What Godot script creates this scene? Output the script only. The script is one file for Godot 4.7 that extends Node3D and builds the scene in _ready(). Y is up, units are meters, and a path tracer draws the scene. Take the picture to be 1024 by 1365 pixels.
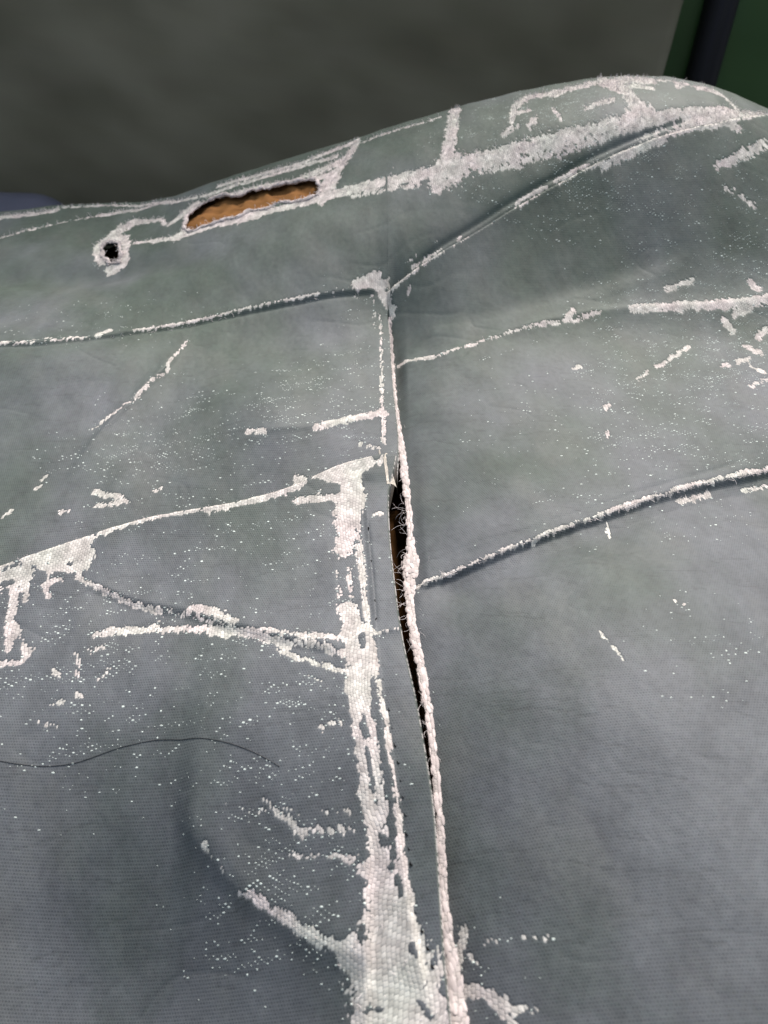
extends Node3D
# A worn, cracked vinyl seat cover seen from close by. Units are metres, y is up, -z points away from the viewer.

const MM := 0.001
const EDGE := 0.345          # where the cover begins to roll over its far edge
const ROLL := 0.022          # radius of that roll
const YARN_ACROSS := 0.00073 # the weave of the backing cloth
const YARN_ALONG := 0.00100

var rng := RandomNumberGenerator.new()
var fine_noise := FastNoiseLite.new()
var wide_noise := FastNoiseLite.new()
var calm_noise := FastNoiseLite.new()
var edge_heights: PackedFloat32Array
var gap_left: Array
var gap_right: Array
var swells: Array = []
var folds: Array = []
var rows := PackedFloat32Array()
var cols := PackedFloat32Array()
var sheets: Array = []       # 0 left of the split, 1 right of it
var crown_mesh: ArrayMesh
var vinyl: StandardMaterial3D
var cloth: StandardMaterial3D
var weave: StandardMaterial3D
var seat: Node3D


# ---------------------------------------------------------------- the scene
func _ready() -> void:
	rng.seed = 4711
	var cam := Camera3D.new()
	cam.name = "camera"
	var lens := CameraAttributesPhysical.new()
	lens.frustum_focal_length = 18.03
	lens.frustum_focus_distance = 0.205
	lens.frustum_near = 0.01
	lens.frustum_far = 40.0
	lens.exposure_aperture = 15.0
	cam.attributes = lens
	cam.fov = 67.3
	cam.near = 0.01
	cam.far = 40.0
	cam.position = Vector3(0, 0.15, 0)
	cam.rotation_degrees = Vector3(-46, 0, 0)
	add_child(cam)
	cam.current = true

	var env := Environment.new()
	env.background_mode = Environment.BG_SKY
	var sky_material := ProceduralSkyMaterial.new()
	sky_material.sky_top_color = Color(0.84, 0.91, 1.0)
	sky_material.sky_horizon_color = Color(0.68, 0.72, 0.76)
	sky_material.sky_curve = 0.2
	sky_material.ground_bottom_color = Color(0.16, 0.16, 0.15)
	sky_material.ground_horizon_color = Color(0.35, 0.36, 0.36)
	sky_material.sky_energy_multiplier = 0.72
	sky_material.sun_angle_max = 0.0
	env.sky = Sky.new()
	env.sky.sky_material = sky_material
	env.tonemap_mode = Environment.TONE_MAPPER_LINEAR
	env.tonemap_exposure = 1.44
	env.sdfgi_enabled = true
	env.ssao_enabled = true
	env.ssil_enabled = true
	var world := WorldEnvironment.new()
	world.name = "daylight"
	world.environment = env
	add_child(world)
	var sun := DirectionalLight3D.new()
	sun.name = "sun"
	sun.light_energy = 1.6
	sun.light_color = Color(1.0, 0.965, 0.94)
	sun.light_angular_distance = 24.0
	sun.shadow_enabled = true
	add_child(sun)
	sun.look_at_from_position(Vector3(0.22, 0.72, -0.68), Vector3.ZERO)

	setup_noise()
	make_materials()
	crown_mesh = dome(12)
	trace_shape()
	build_background()
	build_seat()
	build_hair()


func setup_noise() -> void:
	fine_noise.seed = 11
	fine_noise.noise_type = FastNoiseLite.TYPE_SIMPLEX_SMOOTH
	fine_noise.frequency = 1.0
	fine_noise.fractal_octaves = 3
	calm_noise.seed = 5
	calm_noise.noise_type = FastNoiseLite.TYPE_SIMPLEX_SMOOTH
	calm_noise.frequency = 1.0
	calm_noise.fractal_octaves = 2
	wide_noise.seed = 23
	wide_noise.noise_type = FastNoiseLite.TYPE_SIMPLEX_SMOOTH
	wide_noise.frequency = 1.0
	wide_noise.fractal_octaves = 4


func linear_color(r: float, g: float, b: float) -> Color:
	return Color(r, g, b).linear_to_srgb()


func make_materials() -> void:
	# one tile of the coating: the weave printed through it as rows of small pits
	var side := 320
	var cells := 20
	var height := Image.create(side, side, false, Image.FORMAT_RGB8)
	var tint := Image.create(side, side, false, Image.FORMAT_RGB8)
	var step := float(side) / cells
	var amounts := PackedFloat32Array()
	for k in cells * cells:
		amounts.append(rng.randf_range(0.45, 1.0))
	for y in side:
		for x in side:
			var j := int(y / step)
			var shift := 0.5 * (j % 2)
			var fx := x / step + shift
			var i := int(fx) % cells
			var dx := fx - floorf(fx) - 0.5
			var dy := y / step - j - 0.5
			var q: float = maxf(0.0, 1.0 - (dx * dx * 5.6 + dy * dy * 5.6))
			var pit: float = q * amounts[j * cells + i]
			var grain: float = 0.5 + 0.5 * sin(x * 1.7 + sin(y * 0.9) * 2.0) * sin(y * 2.3 + sin(x * 0.7) * 2.0)
			var h: float = 0.72 - 0.55 * pit + 0.16 * grain
			height.set_pixel(x, y, Color(h, h, h))
			var t: float = 1.0 - 0.20 * pit - 0.05 * grain
			tint.set_pixel(x, y, Color(t, t, t))
	vinyl = StandardMaterial3D.new()
	vinyl.resource_name = "worn_vinyl"
	vinyl.vertex_color_use_as_albedo = true
	vinyl.albedo_texture = ImageTexture.create_from_image(tint)
	vinyl.heightmap_enabled = true
	vinyl.heightmap_texture = ImageTexture.create_from_image(height)
	vinyl.heightmap_scale = 0.006
	vinyl.uv1_scale = Vector3(1.0 / (cells * 0.00058), 1.0 / (cells * 0.00058), 1)
	vinyl.roughness = 0.64
	vinyl.metallic_specular = 0.36
	vinyl.cull_mode = BaseMaterial3D.CULL_DISABLED
	cloth = StandardMaterial3D.new()
	cloth.resource_name = "cotton_yarn"
	cloth.vertex_color_use_as_albedo = true
	cloth.roughness = 0.95
	cloth.metallic_specular = 0.2
	cloth.cull_mode = BaseMaterial3D.CULL_DISABLED
	weave = cloth.duplicate()
	weave.resource_name = "woven_cloth"
	make_weave_tile()


func make_weave_tile() -> void:
	# eight by eight yarns of plain weave, each yarn passing over in a long rounded bump; fibres run along the yarn
	var side := 384
	var count := 8
	var step := float(side) / count
	var height := Image.create(side, side, false, Image.FORMAT_RGB8)
	var tint := Image.create(side, side, false, Image.FORMAT_RGB8)
	var shade := PackedFloat32Array()
	var lean := PackedFloat32Array()
	for k in count * count:
		shade.append(rng.randf_range(0.86, 1.0))
		lean.append(rng.randf_range(-0.10, 0.10))
	for y in side:
		for x in side:
			var i := int(x / step)
			var fy := y / step - 0.5 * (i & 1) + count
			var j := int(fy) % count
			var k := j * count + i
			var dy := fy - floorf(fy) - 0.5
			var dx := x / step - i - 0.5 + lean[k] * dy
			var across := clampf(1.0 - pow(absf(dx) * 2.06, 3.0), 0.0, 1.0)
			var along := clampf(1.0 - pow(absf(dy) * 2.02, 3.5), 0.0, 1.0)
			var bump := sqrt(across * along)
			var strand: float = 0.5 + 0.5 * sin(dx * 30.0 + dy * 7.0 + shade[k] * 90.0)
			var fuzz := rng.randf()
			var h: float = 0.10 + 0.68 * bump + 0.10 * strand * bump + 0.08 * fuzz
			height.set_pixel(x, y, Color(h, h, h))
			var t: float = (0.80 + 0.20 * smooth(bump * 1.6)) * shade[k] * (0.95 + 0.05 * strand)
			tint.set_pixel(x, y, Color(t, t * 0.995, t * 0.985))
	weave.albedo_texture = ImageTexture.create_from_image(tint)
	weave.heightmap_enabled = true
	weave.heightmap_texture = ImageTexture.create_from_image(height)
	weave.heightmap_scale = 0.011
	weave.uv1_scale = Vector3(1.0 / count, 1.0 / count, 1)


func plain(name_: String, c: Color, roughness: float, specular := 0.5) -> StandardMaterial3D:
	var m := StandardMaterial3D.new()
	m.resource_name = name_
	m.albedo_color = c
	m.roughness = roughness
	m.metallic_specular = specular
	m.cull_mode = BaseMaterial3D.CULL_DISABLED
	return m


# ---------------------------------------------------------------- nodes
func thing(called: String, label: String, category: String, at := Vector3.ZERO) -> Node3D:
	var o := Node3D.new()
	o.name = called
	o.set_meta("label", label)
	o.set_meta("category", category)
	o.position = at
	add_child(o, true)
	return o


func part(called: String, m: Mesh, material: Material, parent: Node3D) -> MeshInstance3D:
	var o := MeshInstance3D.new()
	o.name = called
	o.mesh = m
	o.material_override = material
	parent.add_child(o, true)
	return o


# ---------------------------------------------------------------- the surface
func table(pairs: Array) -> PackedFloat32Array:
	# evenly spaced look-up of a curve given as x, y in millimetres, from -0.3 to 0.3 m
	var t := PackedFloat32Array()
	var k := 0
	for n in 601:
		var x := -300.0 + n
		while k + 4 < pairs.size() and pairs[k + 2] < x:
			k += 2
		var x0: float = pairs[k]
		var x1: float = pairs[k + 2]
		var f: float = clampf((x - x0) / maxf(x1 - x0, 0.001), 0.0, 1.0)
		t.append((pairs[k + 1] + (pairs[k + 3] - pairs[k + 1]) * f) * MM)
	return t


func look(t: PackedFloat32Array, x: float) -> float:
	var q: float = clampf((x + 0.3) * 1000.0, 0.0, 599.99)
	var n := int(q)
	return lerpf(t[n], t[n + 1], q - n)


func swell(x: float, d: float, sx: float, sd: float, h: float) -> void:
	swells.append([x * MM, d * MM, sx * MM, sd * MM, h * MM])


func fold(across: bool, mask: int, p: Array, pts: Array) -> void:
	var first := 0 if across else 1
	var pairs := []
	for k in range(0, pts.size(), 2):
		pairs.append(pts[k + first])
		pairs.append(pts[k + 1 - first])
	folds.append({"across": across, "mask": mask, "p": p, "lut": table(pairs), "lo": float(pairs[0]) * MM, "hi": float(pairs[-2]) * MM})


func gap_at(side: int, s: float) -> float:
	var g: Array = gap_left if side == 0 else gap_right
	var q: float = clampf((s + 0.1) / 0.005, 0.0, g.size() - 1.001)
	var n := int(q)
	return lerpf(g[n], g[n + 1], q - n) * MM


func smooth(x: float) -> float:
	x = clampf(x, 0.0, 1.0)
	return x * x * (3.0 - 2.0 * x)


func make_grid() -> void:
	var s := -0.06
	while s < 0.018:
		rows.append(s)
		s += 0.003
	while s < EDGE + ROLL * 1.9:
		rows.append(s)
		s += 0.00034 * (1.0 + maxf(0.0, s - 0.05) * 3.6)
	var a := 0.0
	var w := 0.00034
	while a < 0.33:
		cols.append(a)
		if a > 0.075:
			w *= 1.0075
		a += w


func make_sheet(side: int) -> Dictionary:
	var nr := rows.size()
	var nc := cols.size()
	var flip := -1.0 if side == 0 else 1.0
	var xs := PackedFloat32Array()
	var hs := PackedFloat32Array()
	xs.resize(nr * nc)
	hs.resize(nr * nc)
	var edge_drop: float = 0.0012 if side == 0 else 0.009
	var edge_reach: float = 0.008 if side == 0 else 0.02
	var seen_swells := []
	for j in nr:
		var s := rows[j]
		var g := gap_at(side, s)
		var rise := smooth((s - 0.222) / 0.105)
		var near := 1.0 - smooth((s - 0.225) / 0.03)
		var acts := []
		for w in swells:
			var q: float = (s - w[1]) / w[3]
			if absf(q) < 2.6:
				acts.append([w[0], 1.0 / w[2], w[4] * exp(-q * q)])
		var drop := edge_drop * near
		for i in nc:
			var a := cols[i]
			var x := g + flip * a
			var h := look(edge_heights, x) * rise
			if drop > 0.0 and a < 0.11:
				h -= drop * exp(-a / edge_reach)
			for w in acts:
				var q: float = (x - w[0]) * w[1]
				if q * q < 6.5:
					h += w[2] * exp(-q * q)
			xs[j * nc + i] = x
			hs[j * nc + i] = h
	for c in folds:
		if c.mask != 2 and c.mask != side:
			continue
		add_fold(c, xs, hs)
	# fine unevenness of old, stretched vinyl
	for j in nr:
		for i in nc:
			var x := xs[j * nc + i]
			var s := rows[j]
			hs[j * nc + i] += 0.00034 * calm_noise.get_noise_2d(x * 46.0, s * 34.0) + 0.00005 * fine_noise.get_noise_2d(x * 330.0, s * 260.0) - 0.00013 * pow(1.0 - absf(calm_noise.get_noise_2d(x * 17.0 + 70.0, s * 34.0)), 22.0) * smooth(2.5 * calm_noise.get_noise_2d(x * 14.0 - 30.0, s * 14.0))
	return {"x": xs, "h": hs, "flip": flip, "side": side}


func add_fold(c: Dictionary, xs: PackedFloat32Array, hs: PackedFloat32Array) -> void:
	var nr := rows.size()
	var nc := cols.size()
	var hp: float = c.p[0] * MM
	var lp: float = c.p[1] * MM
	var hn: float = c.p[2] * MM
	var ln: float = c.p[3] * MM
	var w: float = c.p[4] * MM
	var t0: float = c.p[5] * MM
	var t1: float = c.p[6] * MM
	var far_p := lp * 5.0
	var far_n := -ln * 5.0
	var lut: PackedFloat32Array = c.lut
	var lo: float = c.lo
	var hi: float = c.hi
	for j in nr:
		var s := rows[j]
		if not c.across and t0 > 0.0 and s < lo or not c.across and t1 > 0.0 and s > hi:
			continue
		for i in nc:
			var n := j * nc + i
			var u := xs[n] if c.across else s
			var t: float = (s if c.across else xs[n]) - look(lut, u)
			if t > far_p or t < far_n:
				continue
			var taper := 1.0
			if t0 > 0.0:
				if u < lo: continue
				taper = smooth((u - lo) / t0)
			if t1 > 0.0:
				if u > hi: continue
				taper *= smooth((hi - u) / t1)
			var p := hp * exp(-maxf(t, 0.0) / lp)
			var m := hn * exp(minf(t, 0.0) / ln)
			hs[n] += taper * lerpf(m, p, smooth(t / w * 0.5 + 0.5))


func place(x: float, s: float, h: float) -> Vector3:
	if s <= EDGE:
		return Vector3(x, h, -s)
	var phi := (s - EDGE) / ROLL
	return Vector3(x, h - ROLL * (1.0 - cos(phi)), -(EDGE + ROLL * sin(phi)))


func find(list: PackedFloat32Array, v: float) -> int:
	return clampi(list.bsearch(v, false) - 1, 0, list.size() - 2)


func surface_at(side: int, x: float, s: float, lift := 0.0) -> Vector3:
	# a point on the cover, lifted off it
	var sh: Dictionary = sheets[side]
	var nc := cols.size()
	var j := find(rows, s)
	var a: float = maxf(0.0, (x - gap_at(side, s)) * sh.flip)
	var i := find(cols, a)
	var fi := clampf((a - cols[i]) / (cols[i + 1] - cols[i]), 0.0, 1.0)
	var fj := clampf((s - rows[j]) / (rows[j + 1] - rows[j]), 0.0, 1.0)
	var hs: PackedFloat32Array = sh.h
	var n := j * nc + i
	var h := lerpf(lerpf(hs[n], hs[n + 1], fi), lerpf(hs[n + nc], hs[n + nc + 1], fi), fj)
	var p := place(x, s, h)
	if lift != 0.0:
		p += normal_at(side, n) * lift
	return p


func normal_at(side: int, n: int) -> Vector3:
	var no: PackedVector3Array = sheets[side].n
	return no[n]


func side_of(x: float, s: float) -> int:
	return 0 if x <= 0.5 * (gap_at(0, s) + gap_at(1, s)) else 1


# ---------------------------------------------------------------- wear, kept per yarn of the backing cloth
var wear: Array = []         # per sheet: how far the coating is gone over each yarn
var dots: Array = []         # per sheet: how often a single yarn shows
var yarn_cols := 330
var yarn_rows := 410
var places: Array = []       # per sheet: where each yarn shows on the surface
var row_luck := PackedFloat32Array()


func weave_shift(side: int, a: float, s: float) -> Vector2:
	# the old cloth is stretched: its yarns run neither straight nor square
	var u := wide_noise.get_noise_2d(a * 22.0 + side * 40.0, s * 22.0)
	var v := wide_noise.get_noise_2d(a * 22.0 + 90.0, s * 22.0 + side * 30.0)
	return Vector2(u * 0.0034, v * 0.0042 + a * (0.10 if side == 0 else 0.16))


func yarn_at(side: int, x: float, s: float) -> Vector2i:
	var a: float = (x - gap_at(side, s)) * (-1.0 if side == 0 else 1.0)
	var shift := weave_shift(side, a, s)
	a += shift.x
	s += shift.y
	var i := int(floorf(a / YARN_ACROSS))
	var j := int(floorf((s + 0.02) / YARN_ALONG - 0.5 * (i & 1)))
	return Vector2i(i, j)


func wear_at(side: int, x: float, s: float) -> float:
	# how worn the coating is at a point: blended from the four nearest yarns
	var a: float = (x - gap_at(side, s)) * (-1.0 if side == 0 else 1.0)
	var shift := weave_shift(side, a, s)
	var fa := (a + shift.x) / YARN_ACROSS - 0.5
	var fs := (s + shift.y + 0.02) / YARN_ALONG - 0.5
	var i0 := int(floorf(fa))
	var w: PackedFloat32Array = wear[side]
	var yi := int(floorf(fa + 0.5))
	var ya := absf(fa - yi) * 2.0
	var yf := fs - 0.5 * (yi & 1)
	var ys := absf(yf - floorf(yf + 0.5)) * 2.0
	weave_high = (1.0 - ya * ya) * (1.0 - ys * ys)
	weave_uv = Vector2(fa + 0.5, fs + 0.5)
	var total := 0.0
	for k in 2:
		var i := i0 + k
		if i < 0 or i >= yarn_cols:
			continue
		var f := fs - 0.5 * (i & 1)
		var j := int(floorf(f))
		if j < 0 or j >= yarn_rows - 1:
			continue
		var v := lerpf(w[j * yarn_cols + i], w[(j + 1) * yarn_cols + i], f - j)
		total += v * (1.0 - absf(fa - i))
	return total


func yarn_place(side: int, i: int, j: int) -> Vector2:
	var s := (j + 0.5 + 0.5 * (i & 1)) * YARN_ALONG - 0.02
	var a := (i + 0.5) * YARN_ACROSS
	var shift := weave_shift(side, a, s)
	shift = weave_shift(side, a - shift.x, s - shift.y)
	a = maxf(a - shift.x, 0.0002)
	s -= shift.y
	return Vector2(gap_at(side, s) + (-a if side == 0 else a), s)


func worn(half: float, strength: float, flat: float, pts: Array) -> void:
	var islands := carving
	var r := maxf(half, 0.36) * 1.45 * MM
	for k in range(0, pts.size() - 2, 2):
		var p := Vector2(pts[k], pts[k + 1] * flat) * MM
		var q := Vector2(pts[k + 2], pts[k + 3] * flat) * MM
		var d := q - p
		var dd := maxf(d.length_squared(), 1e-12)
		for side in 2:
			var w: PackedFloat32Array = wear[side]
			var spots: PackedVector2Array = places[side]
			var c0 := yarn_at(side, p.x, p.y / flat)
			var c1 := yarn_at(side, q.x, q.y / flat)
			var grow := int(r / YARN_ACROSS) + 5
			var grow_j := int(r / flat / YARN_ALONG) + 5
			for j in range(maxi(0, mini(c0.y, c1.y) - grow_j), mini(yarn_rows, maxi(c0.y, c1.y) + grow_j + 1)):
				for i in range(maxi(0, mini(c0.x, c1.x) - grow), mini(yarn_cols, maxi(c0.x, c1.x) + grow + 1)):
					var at := spots[j * yarn_cols + i]
					at.y *= flat
					var f := clampf((at - p).dot(d) / dd, 0.0, 1.0)
					var e := (at - p - d * f).length() / r
					if e < 1.0:
						var v: float = strength * clampf(1.6 * (1.0 - e), 0.0, 1.0)
						var n := j * yarn_cols + i
						if islands:
							w[n] -= v
						else:
							w[n] = maxf(w[n], v)
			wear[side] = w


func dotted(x: float, d: float, rx: float, rd: float, chance: float) -> void:
	for side in 2:
		var w: PackedFloat32Array = dots[side]
		var spots: PackedVector2Array = places[side]
		for j in yarn_rows:
			for i in yarn_cols:
				var at := spots[j * yarn_cols + i]
				var qy := (at.y - d * MM) / (rd * MM)
				if absf(qy) > 1.5:
					continue
				var qx := (at.x - x * MM) / (rx * MM)
				var q := qx * qx + qy * qy
				if q < 2.2:
					w[j * yarn_cols + i] += chance * exp(-q)
		dots[side] = w


func dotted_row(chance: float, pts: Array) -> void:
	for side in 2:
		var w: PackedFloat32Array = dots[side]
		for k in 1200:
			var f := k / 1199.0
			var x := lerpf(pts[0], pts[2], f) * MM
			var s := lerpf(pts[1], pts[3], f) * MM
			if side_of(x, s) != side:
				continue
			var c := yarn_at(side, x, s)
			if c.x >= 0 and c.x < yarn_cols and c.y >= 0 and c.y < yarn_rows:
				w[c.y * yarn_cols + c.x] = maxf(w[c.y * yarn_cols + c.x], chance * 1.3)
		dots[side] = w


func wear_everything() -> void:
	for side in 2:
		var a := PackedFloat32Array()
		a.resize(yarn_cols * yarn_rows)
		wear.append(a)
		dots.append(a.duplicate())
		var spots := PackedVector2Array()
		for j in yarn_rows:
			for i in yarn_cols:
				spots.append(yarn_place(side, i, j))
		places.append(spots)
	wear_cracks()
	wear_dots()
	dotted_rows()
	for j in yarn_rows:
		row_luck.append(pow(rng.randf(), 2.2) * 2.0)
	# ragged edges: noise and each yarn's own luck
	for side in 2:
		var w: PackedFloat32Array = wear[side]
		for j in yarn_rows:
			for i in yarn_cols:
				var n := j * yarn_cols + i
				if w[n] > 0.0:
					w[n] += 0.75 * fine_noise.get_noise_2d(i * 0.27 + side * 70.0, j * 0.33) + 0.5 * (rng.randf() - 0.5)
		wear[side] = w
	wear_islands_apply()


func wear_islands_apply() -> void:
	carving = true
	wear_islands()
	carving = false


# ---------------------------------------------------------------- the seat
func build_seat() -> void:
	seat = thing("seat_cushion", "worn grey green vinyl seat with cracked coating and a long split seam", "seat")
	make_grid()
	wear_everything()
	for side in 2:
		sheets.append(make_sheet(side))
	for side in 2:
		spare_steep(side)
		finish_sheet(side)
	var panels := {}
	for key in ["front_left", "front_right", "rear_left", "rear_right", "cover_border"]:
		var m := panel_mesh(key)
		panels[key] = part("rolled_border" if key == "cover_border" else "cover_panel", m, vinyl, seat)
		part("exposed_cloth", cloth_mesh(key), weave, panels[key]).set_meta("kind", "stuff")
	add_cloth(panels)
	build_hems()
	build_flap(panels["front_left"])
	build_needle_holes(panels["front_left"])
	build_foam()
	build_fuzz()


func spare_steep(side: int) -> void:
	# the steep face under a folded lip was never rubbed: the coating is whole there
	var sh: Dictionary = sheets[side]
	var hs: PackedFloat32Array = sh.h
	var nc := cols.size()
	var w: PackedFloat32Array = wear[side]
	var spots: PackedVector2Array = places[side]
	for n in w.size():
		if w[n] < 0.1:
			continue
		var at := spots[n]
		if at.y > EDGE - 0.004 or at.y < 0.0:
			continue
		var j := find(rows, at.y)
		var i := find(cols, maxf(0.0, (at.x - gap_at(side, at.y)) * sh.flip))
		var m := j * nc + i
		var slope := (hs[m + nc] - hs[m]) / (rows[j + 1] - rows[j])
		if slope > 0.75 or slope < -1.6:
			w[n] = -0.2
	wear[side] = w


func finish_sheet(side: int) -> void:
	var sh: Dictionary = sheets[side]
	var nr := rows.size()
	var nc := cols.size()
	var xs: PackedFloat32Array = sh.x
	var hs: PackedFloat32Array = sh.h
	var w: PackedFloat32Array = wear[side]
	var pos := PackedVector3Array()
	pos.resize(nr * nc)
	var col := PackedColorArray()
	col.resize(nr * nc)
	var bared := PackedByteArray()
	bared.resize(nr * nc)
	var touched := PackedByteArray()
	touched.resize(240 * 240)
	var spots: PackedVector2Array = places[side]
	for n in w.size():
		if w[n] > 0.05:
			var bx := int((spots[n].x + 0.3) * 400.0)
			var by := int((spots[n].y + 0.1) * 400.0)
			for oy in [-1, 0, 1]:
				for ox in [-1, 0, 1]:
					if bx + ox >= 0 and bx + ox < 240 and by + oy >= 0 and by + oy < 240:
						touched[(by + oy) * 240 + bx + ox] = 1
	for j in nr:
		var s := rows[j]
		for i in nc:
			var n := j * nc + i
			var x := xs[n]
			# colour of the coating: greener and greyer areas, painted sheen, grime in the hollows of the weave
			var v1 := wide_noise.get_noise_2d(x * 16.0 + 5.0, s * 13.0)
			var v2 := wide_noise.get_noise_2d(x * 90.0 + 40.0, s * 60.0 - 9.0)
			var v3 := fine_noise.get_noise_2d(x * 420.0, s * 380.0)
			var tone := 1.0 + 0.22 * v2 + 0.12 * v3 + 0.20 * v1
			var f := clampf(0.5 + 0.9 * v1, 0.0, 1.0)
			f = clampf(f + 0.75 - s * 3.6, 0.0, 1.0)  # bluish sheen put into the colour: paler in front, darker and greener behind
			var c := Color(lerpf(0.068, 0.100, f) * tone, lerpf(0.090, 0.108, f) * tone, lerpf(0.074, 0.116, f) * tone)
			var dust := smooth((wide_noise.get_noise_2d(x * 34.0 - 60.0, s * 20.0 + x * 14.0) - 0.12) * 2.2)
			c = c.lerp(Color(0.135, 0.138, 0.125), 0.28 * dust * (0.7 + 0.3 * v3))
			var lift := 0.00010
			if s < 0.24 and cols[i] < 0.12:
				# hairline cracks that run along a weft now and then
				var a := cols[i]
				var sh2 := weave_shift(side, a, s)
				var fs := (s + sh2.y + 0.02) / YARN_ALONG
				var row := int(floorf(fs))
				if row_luck[clampi(row, 0, yarn_rows - 1)] > 0.75:
					var gate := fine_noise.get_noise_2d(a * 45.0, row * 17.3)
					if gate > 0.26 and absf(fs - row - 0.5) < 0.2:
						lift -= 0.000025
						c = c * 0.84
			var bx := int((x + 0.3) * 400.0)
			var by := int((s + 0.1) * 400.0)
			if bx >= 0 and bx < 240 and by >= 0 and by < 240 and touched[by * 240 + bx]:
				var v4 := fine_noise.get_noise_2d(x * 1100.0, s * 800.0 + 50.0)
				# the coating goes first where the yarns stand high
				var bare := smooth((wear_at(side, x, s) + 0.34 * v4 + 0.30 * v3 + 0.34 * (weave_high - 0.4) - 0.45) / 0.2)
				lift = lerpf(0.00010, -0.00013, bare)
				bared[n] = 1
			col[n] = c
			pos[n] = place(x, s, hs[n] + lift)
	sh.n = normals_of(pos, nr, nc, sh.flip)
	var flat := PackedVector3Array()
	flat.resize(nr * nc)
	for j in nr:
		for i in nc:
			flat[j * nc + i] = place(xs[j * nc + i], rows[j], hs[j * nc + i])
	sh.n0 = normals_of(flat, nr, nc, sh.flip)
	# holes: drop the corners of the torn-out pieces onto the outline of the tear
	var gone := PackedByteArray()
	gone.resize(nr * nc)
	if side == 0:
		for outline in [HOLE_LONG, HOLE_SMALL]:
			var poly := PackedVector2Array()
			for k in range(0, outline.size(), 2):
				poly.append(Vector2(outline[k], outline[k + 1]) * MM)
			var lo := poly[0]
			var hi := poly[0]
			for p in poly:
				lo = lo.min(p)
				hi = hi.max(p)
			for j in range(find(rows, lo.y - 0.002), find(rows, hi.y + 0.002) + 2):
				for i in nc:
					var n := j * nc + i
					var p := Vector2(xs[n], rows[j])
					if p.x < lo.x - 0.002 or p.x > hi.x + 0.002:
						continue
					if Geometry2D.is_point_in_polygon(p, poly):
						gone[n] = 1
						col[n] = Color(0.5, 0.44, 0.41)
						var best := Vector2(9, 9)
						for k in poly.size():
							var q := Geometry2D.get_closest_point_to_segment(p, poly[k], poly[(k + 1) % poly.size()])
							if q.distance_squared_to(p) < best.distance_squared_to(p):
								best = q
						pos[n] = place(best.x, best.y, hs[n])
	sh.pos = pos
	sh.col = col
	sh.gone = gone
	sh.bared = bared
	sh.n = normals_of(pos, nr, nc, sh.flip)


func normals_of(pos: PackedVector3Array, nr: int, nc: int, flip: float) -> PackedVector3Array:
	var no := PackedVector3Array()
	no.resize(nr * nc)
	for j in nr:
		var j0 := maxi(j - 1, 0) * nc
		var j1 := mini(j + 1, nr - 1) * nc
		for i in nc:
			var du := pos[j * nc + mini(i + 1, nc - 1)] - pos[j * nc + maxi(i - 1, 0)]
			var dv := pos[j1 + i] - pos[j0 + i]
			var c := du.cross(dv) * flip
			no[j * nc + i] = c.normalized() if c.length_squared() > 1e-18 else Vector3.UP
	return no


func region_of(side: int, x: float, s: float) -> String:
	if side == 0:
		if s > look(seam_lut[0], x): return "cover_border"
		return "rear_left" if s > look(seam_lut[1], x) else "front_left"
	if s > look(seam_lut[2], x): return "cover_border"
	return "rear_right" if s > look(seam_lut[3], x) else "front_right"


var seam_lut: Array = []
var carving := false


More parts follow.
